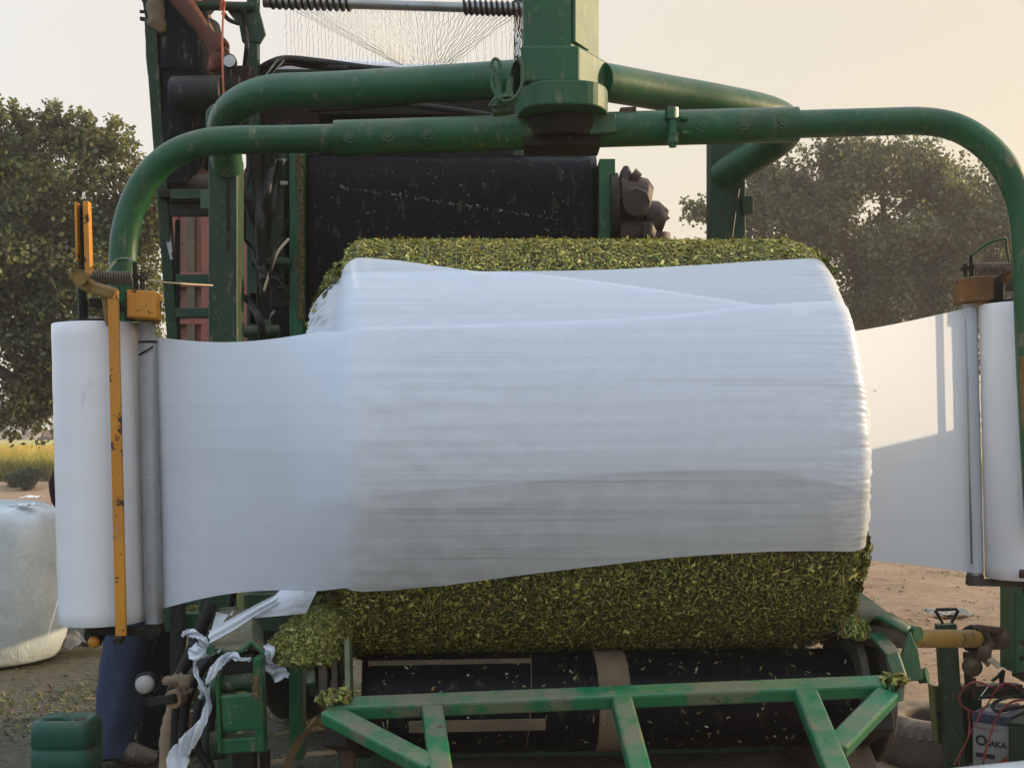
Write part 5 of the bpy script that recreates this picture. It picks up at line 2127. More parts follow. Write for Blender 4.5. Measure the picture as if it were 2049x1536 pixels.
for i, (pts, w, d, lb) in enumerate((
    ([(365, 1272), (374, 1265), (390, 1268), (404, 1280), (416, 1297)], [6, 12, 16, 14, 16], 2.97, 'ragged white film strip curling up beside the dirty green cover'),
    ([(384, 1292), (394, 1306), (412, 1304), (430, 1302), (440, 1303)], [26, 26, 18, 14, 6], 2.95, 'white film tuft poking out from under the left edge of the dirty green cover'),
    ([(394, 1312), (389, 1330), (394, 1350), (402, 1370), (404, 1386), (400, 1396)], [10, 7, 8, 9, 8, 5], 2.95, 'thin white film strip hanging beside the hoses with a frayed end'),
    ([(502, 1318), (482, 1318), (464, 1311), (446, 1320), (428, 1340), (414, 1366)], [6, 8, 16, 18, 18, 12], 2.92, 'white film ribbon pulled from under the cover across the green gripper'),
    ([(412, 1374), (416, 1400), (411, 1432), (392, 1462), (370, 1494), (356, 1520), (350, 1600)], [14, 12, 14, 24, 34, 42, 36], 2.93, 'long white film strip hanging down past the logs and widening at its end'),
    ([(531, 1290), (540, 1306), (536, 1322), (548, 1336), (560, 1344), (578, 1352)], [14, 20, 22, 34, 40, 10], 2.96, 'crumpled white film scrap on the bale side of the green gripper'),
)):
    s = thing('film_scrap', P(*pts[0], d), lb, 'film scrap', 'torn scraps of white film')
    ribbon(pts, w, d, 1.0, i * 3.1).build('film', FILM_SCRAP, s)
ft = thing('film_tail', P(560, 1200, 3.0), 'white film tail drawn tight from the dirty green cover up to the bale', 'film tail')
mb = MB()
rows = []
A0, A1 = [P(417, 1262, 2.965), P(470, 1232, 3.0), P(520, 1205, 3.0), P(575, 1178, 3.0)], [P(419, 1286, 2.94), P(470, 1258, 2.97), P(516, 1228, 2.98), P(590, 1186, 2.99)]
for a, b in zip(cr(A0, 8), cr(A1, 8)):
    rows.append([lerp(a, b, k / 8) + V((0, .010 * math.sin(k * 1.3), 0)) for k in range(9)])
mb.grid(rows)
mb.build('folded_strip', FILM_SCRAP, ft)
mb = MB()
rows = []
for i in range(13):
    t = i / 12
    a, b = lerp(P(508, 1236, 3.0), P(580, 1178, 3.0), t), lerp(P(548, 1226, 2.98), P(640, 1180, 2.92), t)
    a2 = lerp(P(508, 1236, 3.0), P(612, 1227, 2.96), t)
    b2 = lerp(P(560, 1180, 3.0), P(634, 1182, 2.9), t)
    rows.append([lerp(b2, a2, k / 10) + V((0, .006 * noise.noise(V((i * .5, k * .5, 3))), 0)) for k in range(11)])
mb.grid(rows)
mb.build('loose_sheet', FILM_SCRAP, ft)
mb = MB()                                  # film laid over the cover's top corner
rows = []
for i in range(9):
    t = i / 8
    rows.append([lerp(lerp(Lb, Lf, .1 + .75 * t), lerp(Mb, Mf, .1 + .15 * (1 - t)), k / 8) + V((0, -.008, .012)) for k in range(9)])
mb.grid(rows)
mb.build('cover_film', FILM_SCRAP, ft)

# ------------------------------------------------ heaps of spilled fodder


def heap(loc, rx, ry, rz, n, label, ln=(.010, .03), lean=V((0, 0, 0))):
    h = thing('fodder_heap', loc, label, 'fodder heap', 'heaps of spilled fodder')
    mb = MB()
    rows = []
    for i in range(13):
        e = R(90 * i / 12)
        rows.append([])
        for k in range(33):
            a = 2 * math.pi * (k % 32) / 32
            d = V((math.cos(a) * math.sin(e), math.sin(a) * math.sin(e), 0))
            s = 1 + .25 * noise.noise(V((math.cos(a) * 1.5, math.sin(a) * 1.5, i * .25 + loc[0] * 7)))
            rows[-1].append(V(loc) + V((d.x * rx * s, d.y * ry * s, math.cos(e) * rz)) + lean * math.cos(e))
    mb.grid(rows)
    mb.build('packed_core', HAY, h)
    mb = MB()
    for i in range(n):
        e = math.acos(random.random() ** .8)
        a = random.random() * 6.283
        s = 1 + .25 * noise.noise(V((math.cos(a) * 1.5, math.sin(a) * 1.5, e / R(90) * 3 + loc[0] * 7)))
        d = V((math.cos(a) * math.sin(e) * rx * s, math.sin(a) * math.sin(e) * ry * s, math.cos(e) * rz))
        nr = V((d.x / rx ** 2, d.y / ry ** 2, d.z / rz ** 2)).normalized()
        l = random.uniform(*ln)
        mb.chip(V(loc) + d + lean * math.cos(e), nr, l, l * random.choice((random.uniform(.08, .2), random.uniform(.25, .5))), haycol(1.2), .003, .9)
    tag(mb.build('loose_flake', FLAKE, h), kind='stuff')
    return h


heap(P(612, 1318, 3.03), .098, .10, .125, 11000, 'big green heap of spilled chopped maize under the bale beside the gripper', lean=V((.06, 0, .0)), ln=(.004, .016))
heap(P(1712, 1272, 3.12), .035, .04, .05, 800, 'small fodder heap between the bale and the shaft guard', (.008, .025), V((-.02, 0, 0)))
heap(fp(1788, 1362) + FN * .001, .022, .03, .005, 130, 'tuft of fodder on the dusty far corner of the tipping frame', (.008, .028))
heap(fp(672, 1398) + FN * .001, .030, .03, .009, 240, 'yellowish fodder tuft on the corner of the tipping frame next to the gripper', (.010, .03))
heap(P(392, 1224, 4.65), .045, .05, .014, 320, 'fodder crumbs lying on the small green step box under the film', (.008, .022))
heap(V((P(560, 0, 3.3).x, 3.35, gz(-.6, 3.35))), .42, .35, .17, 5200, 'dark fodder heap on the ground under the wrapping table', (.012, .045))
heap(V((P(440, 0, 6.5).x, 6.6, gz(-1.5, 6.6))), .5, .5, .10, 3000, 'low scattered fodder heap on the ground behind the jeans', (.012, .045))

# side plates and bars at the near end of the table
for (x, ya, yb, w, m) in ((648, 1300, 1392, .02, DARK), (672, 1318, 1400, .014, DARK), (697, 1284, 1392, .013, GREEN_DIRTY), (626, 1330, 1380, .02, GREEN_DARK)):
    mb = MB()
    mb.bar(P(x, ya, 2.98), P(x + 2, yb, 2.92), w, .05, (0, 1, 0))
    mb.build('side_bar', m, W, .003)
mb = MB()
mb.bar(P(640, 1344, 2.97), P(694, 1346, 2.97), .02, .03)
mb.build('side_bar', DARK, W, .003)
mb = MB()
mb.bar(V((P(690, 0, 2.95).x, 3.0, .02)), V((P(690, 0, 2.95).x, 3.0, .66)), .03, .05, (0, 1, 0))
mb.build('table_leg', RUST, W, .003)
dl = thing('maize_leaf', P(600, 1490, 2.85), 'dry brown maize leaf hanging below the corner of the tipping frame', 'leaf')
mb = MB()
pp = cr([P(636, 1430, 2.78), P(618, 1456, 2.80), P(596, 1486, 2.85), P(575, 1530, 2.9), P(560, 1580, 2.95)], 6)
rows = []
for i, p in enumerate(pp):
    w = .012 * math.sin(math.pi * (.12 + .8 * i / len(pp))) + .003
    rows.append([p + V((-w, .002, -w * .6)), p + V((0, -.004, 0)), p + V((w, .002, w * .6))])
mb.grid(rows)
mb.build('blade', WOOD, dl)

# ------------------------------------------------ yard objects on the left
wb_ = thing('wrapped_bale', (-3.07, 7.40, 0), 'finished white plastic wrapped bale standing on the dirt beyond the film roll', 'wrapped bale')
mb = MB()
prof = [(.30, .0), (.43, .006), (.475, .035), (.505, .12), (.525, .3), (.533, .5), (.530, .66), (.515, .755), (.485, .82), (.43, .862), (.33, .885), (.15, .89), (.001, .888)]
q = cr([V((r, t, 0)) for r, t in prof], 4)
mb.lathe(V((-3.07, 7.40, 0)), (0, 0, 1), [(v.x, v.y) for v in q], 96)
mb.v = [v + V((noise.noise(v * 6) * .009 + noise.noise(V((v.x * 14, v.y * 14, v.z * 3))) * .006, noise.noise(v * 6 + V((9, 0, 0))) * .009, noise.noise(v * 9) * .008 if v.z > .5 else 0)) for v in mb.v]
mb.build('film_cover', WRAPPED, wb_)
mb = MB()
for (x, y, s) in ((55, 1013, .035), (12, 1016, .03)):
    c = P(x, y, 7.2)
    r_ = []
    for i in range(8):
        r_.append([c + V(((i / 7 - .5) * s * 3, (j / 7 - .5) * s * 2, .022 * noise.noise(V((i * .7, j * .7, x))) + .012)) for j in range(8)])
    mb.grid(r_)
mb.build('loose_fold', ROLL, wb_)
mb = MB()
cc = V((-3.07, 7.40, 0))
mb.tube(cr([P(122, 1160, 6.95), P(112, 1215, 6.92), P(100, 1255, 6.89), P(88, 1300, 6.88)], 5), .0025, 5)
mb.build('loose_strand', FILM_SCRAP, wb_)

jc = thing('jerry_can', (P(134, 0, 4.5).x, 4.5, 0), 'dirty dark green plastic jerrycan with a sunken top, near the jeans', 'jerrycan')
jx, jy = jc.location.x, 4.5
mb = MB()
jz = gz(jx, jy) - .005
hw_, hd_ = .106, .085
prof_ = [(0, .94), (.015, 1), (.10, 1.0), (.105, .975), (.115, .975), (.12, 1), (.205, 1.0), (.21, .975), (.22, .975), (.225, 1), (.285, .985), (.305, .93), (.312, .84)]
rows = []
for z, s in prof_:
    row = []
    for k in range(49):
        t = 2 * math.pi * (k % 48) / 48
        cx_, sx_ = math.cos(t), math.sin(t)
        rr = (abs(cx_) ** 6 + abs(sx_) ** 6) ** (-1 / 6)
        row.append(V((jx + cx_ * rr * (hw_ - (1 - s) * .1), jy + sx_ * rr * (hd_ - (1 - s) * .1), jz + z)))
    rows.append(row)
for s, dz in ((.75, .312), (.62, .300), (.3, .292), (.001, .29)):
    rows.append([V((jx + (v.x - jx) * s / .84 * 1.0, jy + (v.y - jy) * s / .84, jz + dz)) for v in rows[12]])
mb.grid(rows)
mb.build('body', PLASTIC_GREEN, jc)
mb = MB()
mb.tube(cr([V((jx - .085, jy, jz + .295)), V((jx - .075, jy, jz + .303)), V((jx - .02, jy, jz + .308)), V((jx + .01, jy, jz + .295))], 6), .011, 12)
mb.build('handle', PLASTIC_GREEN, jc)
mb = MB()
mb.lathe(V((jx + .055, jy - .02, jz + .29)), (0, 0, 1), [(.022, 0), (.022, .02), (.001, .021)], 20, True)
mb.build('cap', BLACK, jc)
mb = MB()
for i in range(90):
    mb.chip((jx + random.gauss(0, .04), jy + random.gauss(0, .03), jz + .30), (0, 0, 1), random.uniform(.005, .014), .004, random.choice(((.10, .08, .04), (.05, .045, .03), (.2, .17, .08))), .003, .5)
tag(mb.build('dirt_crumbs', FLAKE, jc), kind='stuff')

rag2 = thing('plastic_litter', P(160, 1300, 7.3), 'crumpled grey plastic litter on the ground right beside the wrapped bale', 'litter')
mb = MB()
c0 = V((P(158, 0, 7.6).x, 7.6, .03))
rows = []
for i in range(15):
    rows.append([c0 + V(((i / 14 - .5) * .34, (j / 14 - .5) * .3, .02 + .10 * abs(noise.noise(V((i * .25, j * .25, 2)))) + .025 * noise.noise(V((i * .8, j * .8, 4))) + gz(c0.x, c0.y))) for j in range(15)])
mb.grid(rows)
mb.build('sheet', GREYFILM, rag2)
rag3 = thing('plastic_litter', P(70, 1000, 24), 'white scrap of plastic lying out on the dirt near the crop field', 'litter')
mb = MB()
c0 = V((P(64, 0, 23.4).x, 23.4, .05))
mb.grid([[c0 + V(((i / 9 - .5) * .3, (j / 9 - .5) * .5, .05 * noise.noise(V((i * .6, j * .6, 8))) + .05)) for j in range(10)] for i in range(10)])
mb.build('sheet', ROLL, rag3)

# ================================================================== RIGHT SIDE
DU = thing('drive_unit', (2.1, 4.6, 0), 'green drive post with bolt holes standing by the sunlit dirt, coupled to the yellow shaft', 'drive unit')
pz0 = .28
mb = MB()
dxp = 4.30
X0 = P(2000, 0, dxp + .14).x
zb0 = P(0, 1348, dxp).z
mb.box((X0, dxp, zb0), (X0 + .10, dxp + .14, 1.42))
mb.build('drive_post', GREEN, DU, .005)
mb = MB()
mb.box((X0 + .10, dxp + .02, zb0 - .02), (X0 + .24, dxp + .16, 1.38))
mb.build('drive_post', GREEN_DARK, DU, .005)
for i in range(4):
    for dx in (.022, .062):
        mb = MB()
        mb.lathe(V((X0 + dx, dxp, P(0, 1282, dxp).z - .058 * i * .9 - .004)), (0, -1, 0), [(.009, -.002), (.009, .003), (.005, .004), (.001, .004)], 8, True)
        mb.build('bolt', DARK, DU)
mb = MB()
mb.box((X0 + .36, dxp - .47, .55), (X0 + 1.0, dxp + .10, 1.55))
mb.build('unseen_shadow_caster', GREEN, DU, .03)  # out-of-view box added to throw the slanted shadow onto the film sheet
mb = MB()
mb.box((X0 + .12, dxp + .15, .42), (X0 + .95, dxp + .35, .62))
mb.build('frame_rail', DARK, DU, .006)
for yy in (-.2, .5):
    mb = MB()
    mb.lathe(V((X0 + .75, dxp + yy, .36)), (1, 0, 0), [(.08, -.10), (.25, -.11), (.34, -.1), (.36, -.07), (.36, .07), (.34, .1), (.25, .11), (.08, .1)], 32)
    mb.build('wheel', BLACK, DU)

PS = thing('drive_shaft', P(1890, 1277, 4.0), 'yellow drive shaft between the guard under the bale and the green drive post', 'drive shaft')
sd0, sd1 = P(1826, 1277, 3.32), P(1950, 1277, 4.12)
mb = MB()
mb.tube([sd0, sd1], [.0235, .0285], 24)
mb.build('shaft_tube', OCHRE, PS)
mb = MB()
j0, j1 = P(1940, 1277, 4.12), P(2002, 1278, 4.28)
mb.tube([j0, lerp(j0, j1, .08), lerp(j0, j1, .3), lerp(j0, j1, .45)], [.038, .044, .040, .022], 14)
mb.tube([P(1948, 1258, 4.1), P(1952, 1254, 4.1)], [.02, .012], 10)
jy_ = mb.build('universal_joint', DARK, PS, .003)
mb = MB()
mb.bar(P(1952, 1296, 4.12), P(1975, 1300, 4.14), .05, .05)
mb.bar(P(1962, 1256, 4.14), P(1996, 1260, 4.2), .05, .022)
mb.bar(P(1962, 1262, 4.14), P(1976, 1296, 4.14), .04, .03, (0, 1, 0))
mb.tube([P(1950, 1300, 4.12), P(1973, 1306, 4.12)], .03, 14)
mb.tube([P(1980, 1280, 4.2), P(2003, 1279, 4.28)], .032, 16)
mb.build('joint_yoke', RUST, jy_, .006)

HS = thing('stand', (P(1898, 0, 4.55).x, 4.55, 0), 'narrow green upright post with a black triangular handle on its top, by the tyre', 'stand')
mb = MB()
a, b = P(1892, 1247, 4.55), P(1908, 1500, 4.55)
b = a + (b - a) * (a.z / (a.z - b.z))
mb.bar(a, b, .064, .05, (0, 1, 0))
mb.build('post', GREEN_DARK, HS, .003)
mb = MB()
mb.tube([P(1887, 1246, 4.55), P(1872, 1222, 4.55), P(1874, 1219, 4.55), P(1914, 1218, 4.55), P(1917, 1221, 4.55), P(1904, 1245, 4.55)], .006, 10)
mb.build('handle', BLACK, HS)
mb = MB()
mb.prism([P(1862, 1368, 4.62), P(1868, 1372, 4.62), P(1889, 1371, 4.62), P(1895, 1495, 4.62), P(1870, 1480, 4.62)], (0, .012, 0))
mb.bar(P(1863, 1368, 4.6), P(1872, 1482, 4.6), .008, .05, (0, 1, 0))
mb.build('angle_bracket', OLIVE, HS, .002)
for x, y in ((1878, 1428), (1890, 1405), (1891, 1445), (1893, 1482)):
    mb = MB()
    mb.lathe(P(x, y, 4.615), (0, -1, 0), [(.007, -.002), (.007, .0015), (.001, .0015)], 10, True)
    mb.build('hole', INK, HS)
mb = MB()
mb.bar(P(1918, 1376, 4.62), P(2040, 1372, 4.66), .05, .02)
mb.build('cross_bar', RUST, HS, .003)
mb = MB()
mb.bar(P(1918, 1388, 4.63), P(2040, 1386, 4.67), .04, .03)
mb.build('cross_bar', GREEN_DARK, HS, .003)
mb = MB()
mb.bar(P(1935, 1303, 4.62), P(1939, 1374, 4.62), .03, .008, (0, 1, 0))
mb.bar(P(1947, 1355, 4.6), P(1948, 1400, 4.6), .016, .02, (0, 1, 0))
rl_ = mb.build('lamp_bracket', RUST, HS, .002)
mb = MB()
mb.lathe(P(1945, 1333, 4.59), (0, -1, .05), [(.001, -.02), (.030, -.02), (.035, .004), (.035, .008), (.031, .009), (.029, .005)], 32, True)
lm = mb.build('lamp', RUST, rl_)
lm.parent = HS
mb = MB()
mb.lathe(P(1945, 1333, 4.584), (0, -1, .05), [(.030, 0), (.02, .005), (.006, .007), (.005, .012), (.001, .012)], 28)
mb.build('lens', LENS, lm)
mb = MB()
mb.box((P(1925, 0, 4.66).x, 4.66, 0), (P(1965, 0, 4.66).x, 4.70, P(0, 1385, 4.66).z))
mb.build('stay', GREEN_DARK, HS, .003)

# battery on a low carrier
BD = 4.50
BT = thing('battery', P(1984, 1515, BD), 'grubby white battery with big dark lettering, tangled in red wires', 'battery')
q0, q1 = P(1946, 1418, BD + .02), P(2019, 1442, BD - .06)     # top front edge ends
q0.z = q1.z = (q0.z + q1.z) / 2
fx = (q1 - q0).normalized()
fy = V((-fx.y, fx.x, 0))
w_ = (q1 - q0).length
h_ = .19
base = q0 - UP * h_
mb = MB()
mb.prism([base, base + fx * w_, base + fx * w_ + fy * .22, base + fy * .22], UP * (h_ - .03))
mb.build('case', BATT_W, BT, .004)
mb = MB()
t0_ = base + UP * (h_ - .031) - fx * .003 - fy * .003
mb.prism([t0_, t0_ + fx * (w_ + .006), t0_ + fx * (w_ + .006) + fy * .226, t0_ + fy * .226], UP * .034)
mb.build('lid', BATT_B, BT, .004)
for k in (.2, .8):
    mb = MB()
    mb.tube([base + fx * w_ * k + fy * .16 + UP * h_, base + fx * w_ * k + fy * .16 + UP * (h_ + .02)], [.010, .008], 12)
    mb.build('terminal', STEEL, BT)
mb = MB()
mb.prism([base + UP * h_ + fx * .02 + fy * .03, base + UP * h_ + fx * (w_ - .02) + fy * .03, base + UP * h_ + fx * (w_ - .02) + fy * .1, base + UP * h_ + fx * .02 + fy * .1], UP * .008)
mb.build('vent_strip', CAP, BT, .002)


def text(body, size, o, xdir, ydir, mat, parent, ex=.0008, bold=0.0):
    c = bpy.data.curves.new('lettering', 'FONT')
    c.body = body
    c.size = size
    c.extrude = ex
    c.offset = bold
    c.resolution_u = 3
    t = bpy.data.objects.new('tmp', c)
    COL.objects.link(t)
    bpy.context.view_layer.update()
    me = bpy.data.meshes.new_from_object(t.evaluated_get(bpy.context.evaluated_depsgraph_get()))
    bpy.data.objects.remove(t)
    z = xdir.cross(ydir)
    m = Matrix((xdir, ydir, z)).transposed()
    r = parent
    me.transform(Matrix.Translation(V(o) - r.location) @ m.to_4x4())
    me.materials.clear()
    me.materials.append(mat)
    me.name = 'lettering'
    ob = bpy.data.objects.new('lettering', me)
    COL.objects.link(ob)
    ob.parent = parent
    return ob


ydn = UP
on = -fy * .0012
text('O', .050, base + fx * .010 + UP * .082 + on, fx, ydn, INK, BT, .0006, .0016)
text('SAKA', .0285, base + fx * .047 + UP * .083 + on, fx, ydn, INK, BT, .0006, .0010)
mb = MB()
o = base - fy * .0008
mb.prism([o + fx * .012 + UP * .040, o + fx * (w_ * .62) + UP * .040, o + fx * (w_ * .62) + UP * .055, o + fx * .012 + UP * .055], -fy * .001)
mb.build('print_panel', INK, BT)
mb = MB()
mb.prism([o + fx * (w_ * .66) + UP * .022, o + fx * (w_ * .95) + UP * .022, o + fx * (w_ * .95) + UP * .062], -fy * .001)
mb.build('print_panel', INK_R, BT)
mb = MB()
mb.prism([o + fx * .012 + UP * .14, o + fx * (w_ * .8) + UP * .14, o + fx * (w_ * .8) + UP * .142, o + fx * .012 + UP * .142], -fy * .001)
mb.build('print_panel', INK_R, BT)

CB = thing('crate', P(2045, 1515, BD), 'dull green metal box cut off by the picture edge, tight against the battery', 'box')
mb = MB()
c0 = base + fx * (w_ + .006) - fy * .02 - UP * .03
mb.prism([c0, c0 + fx * .25, c0 + fx * .25 + fy * .25, c0 + fy * .25], UP * (h_ + .01))
mb.build('box_body', GREEN_DARK, CB, .006)
mb = MB()
mb.prism([c0 + UP * (h_ + .01) - fx * .003 - fy * .003, c0 + UP * (h_ + .01) + fx * .256 - fy * .003, c0 + UP * (h_ + .01) + fx * .256 + fy * .256, c0 + UP * (h_ + .01) - fx * .003 + fy * .256], UP * .012)
mb.build('box_lid', GREEN_DARK, CB, .003)
mb = MB()
c1 = base - UP * .02 - fx * .03
mb.prism([c1 - fy * .015, c1 + fx * .32 - fy * .015, c1 + fx * .32 + fy * .26, c1 + fy * .26], UP * .018)
for dx in (.02, .30):
    for dy in (.01, .24):
        p = c1 + fx * dx + fy * dy
        mb.bar(V((p.x, p.y, -.01)), p, .03, .03, (0, 1, 0))
BC_ = thing('battery_carrier', V((c1.x, c1.y, 0)), 'low dark steel carrier on the ground holding up the battery', 'carrier')
mb.build('carrier_frame', GREEN_DARK, BC_, .003)

WR_ = thing('wiring', P(1990, 1400, 4.45), 'tangle of red and black wires looped over the battery lid', 'wiring')
wires = [
    ([(1985, 1372), (1950, 1365), (1930, 1375), (1921, 1395), (1926, 1412), (1945, 1424), (1965, 1420), (1985, 1395), (2010, 1368), (2040, 1378)], 4.44, .0022, WIRE_R),
    ([(1988, 1376), (1955, 1362), (1933, 1372), (1919, 1392), (1924, 1410), (1940, 1420), (1955, 1425)], 4.43, .0022, WIRE_R),
    ([(2049, 1384), (2015, 1366), (1995, 1376), (1978, 1405), (1960, 1432), (1945, 1460), (1930, 1490), (1908, 1530)], 4.42, .0026, WIRE_R),
    ([(1938, 1425), (1940, 1450), (1937, 1475), (1922, 1510), (1918, 1540)], 4.42, .003, WIRE_R),
    ([(2060, 1398), (2030, 1402), (2008, 1415), (1992, 1440), (1980, 1475), (1968, 1520), (1966, 1545)], 4.38, .0040, WIRE_R),
    ([(2060, 1410), (2020, 1418), (1995, 1422), (1986, 1412), (1995, 1402), (2020, 1394), (2060, 1394)], 4.40, .0060, HOSE),
    ([(1960, 1395), (1985, 1390), (2005, 1380), (2025, 1378)], 4.42, .0045, HOSE),
    ([(1985, 1362), (2000, 1350), (2008, 1342), (2006, 1365), (2020, 1375), (2060, 1395)], 4.46, .006, HOSE),
    ([(1958, 1398), (1975, 1375), (1985, 1362)], 4.43, .0015, NET),
]
for pts, d, r, m in wires:
    mb = MB()
    mb.tube(cr([P(x, y, d + .01 * math.sin(i * 2.3)) for i, (x, y) in enumerate(pts)], 7), r, 8)
    mb.build('wire', m, WR_)
mb = MB()
mb.bar(P(2003, 1345, 4.47), P(2005, 1372, 4.47), .014, .014, (0, 1, 0))
mb.bar(P(2008, 1385, 4.45), P(2022, 1388, 4.45), .02, .02)
mb.build('wire_clamp', BLACK, WR_, .002)

TY = thing('tyre', (P(1895, 0, 5.15).x, 5.2, 0), 'dusty worn tyre lying flat on the dirt behind the handle post', 'tyre')
to = V((P(1898, 0, 5.15).x, 5.2, gz(1.75, 5.2)))
mb = MB()
prof = [(.15, .03), (.17, .01), (.22, .0), (.255, .02), (.268, .05), (.27, .10), (.268, .15), (.255, .18), (.22, .20), (.17, .19), (.152, .17), (.16, .10), (.15, .03)]
q = cr([V((r, t, 0)) for r, t in prof], 4)
mb.lathe(to, (0, 0, 1), [(v.x, v.y) for v in q], 96)
mb.build('carcass', TYRE, TY)
mb = MB()
for k in range(44):
    a = 2 * math.pi * k / 44
    o_ = to + V((math.cos(a) * .252, math.sin(a) * .252, .182))
    a2 = a + .07
    p_ = to + V((math.cos(a2) * .272, math.sin(a2) * .272, .135))
    mb.bar(o_, p_, .017, .012, V((math.cos(a), math.sin(a), .6)))
tr_ = mb.build('tread', TYRE, TY, .003)

wl = thing('plastic_litter', P(1895, 1232, 9.2), 'pale scrap of plastic on the sunlit dirt behind the triangular handle', 'litter')
mb = MB()
c0 = V((P(1897, 0, 9.2).x, 9.2, gz(3.1, 9.2)))
rows = []
for i in range(14):
    rows.append([c0 + V(((i / 13 - .5) * .28, (j / 13 - .5) * .3, .03 + .05 * noise.noise(V((i * .5, j * .5, 12))))) for j in range(14)])
mb.grid(rows)
mb.build('sheet', GREYFILM, wl)
ml = thing('maize_leaf', P(1985, 1335, 6.8), 'pale green dry maize leaf lying on the dirt behind the rusty lamp', 'leaf')
mb = MB()
pp = cr([V((P(1962, 0, 7).x, 7.0, .03)), V((P(1985, 0, 6.9).x, 6.95, .07)), V((P(2010, 0, 6.7).x, 6.7, .05))], 6)
mb.grid([[p + V((-.02, .05, .01)), p + V((0, 0, .03)), p + V((.02, -.05, .0))] for p in pp])
mb.build('blade', TAN, ml)
sk_ = thing('stone', (P(1750, 0, 6.8).x, 6.9, gz(1.9, 6.9)), 'pinkish crumpled stone on the ground behind the shaft support', 'stone')
mb = MB()
c0 = V((P(1748, 0, 6.9).x, 6.9, .05))
mb.ball(c0, .10, .09, .08, 18, 12)
mb.v = [v + (v - c0) * .5 * noise.noise(v * 11) for v in mb.v]
mb.build('rock', TAN, sk_)

# spare film roll lying in front
SR = thing('film_roll', (2.0, 4.1, .13), 'smooth white roll lying lowest of all, cut off by the picture edge below the battery', 'film roll')
r0, r1 = P(1800, 1550, 4.15), P(2260, 1502, 3.95)
r0.z, r1.z = r0.z - .12, r1.z - .12
mb = MB()
n_ = (r1 - r0).normalized()
L_ = (r1 - r0).length
mb.lathe(r0, n_, [(.04, 0), (.117, 0), (.12, .004), (.12, L_ - .004), (.117, L_), (.04, L_)], 64)
mb.build('wound_film', ROLL, SR)
mb = MB()
mb.lathe(r0, n_, [(.032, -.01), (.039, -.01), (.039, L_ + .01), (.032, L_ + .01), (.032, -.01)], 24, True)
mb.build('core', TAN, SR)
SR2 = thing('timber', (1.3, 4.2, 0), 'length of timber on the dirt propping the smooth white roll', 'timber')
mb = MB()
for t in (.15, .8):
    pz = lerp(r0, r1, t)
    mb.bar(V((pz.x, pz.y - .25, (pz.z - .12) / 2)), V((pz.x, pz.y + .25, (pz.z - .12) / 2)), .1, max(.03, pz.z - .121))
mb.build('plank', WOOD, SR2, .003)
# ================================================================== TREES


def leaf(mb, p, s, col, droop=.4):
    d = V((random.gauss(0, 1), random.gauss(0, 1), random.gauss(-droop, .7))).normalized()
    n = d.orthogonal()
    n.rotate(Matrix.Rotation(random.random() * 6.283, 3, d))
    w = n * s * .33
    mb.add([p, p + d * s * .5 + w, p + d * s, p + d * s * .5 - w], [(0, 1, 2, 3)], False, col)


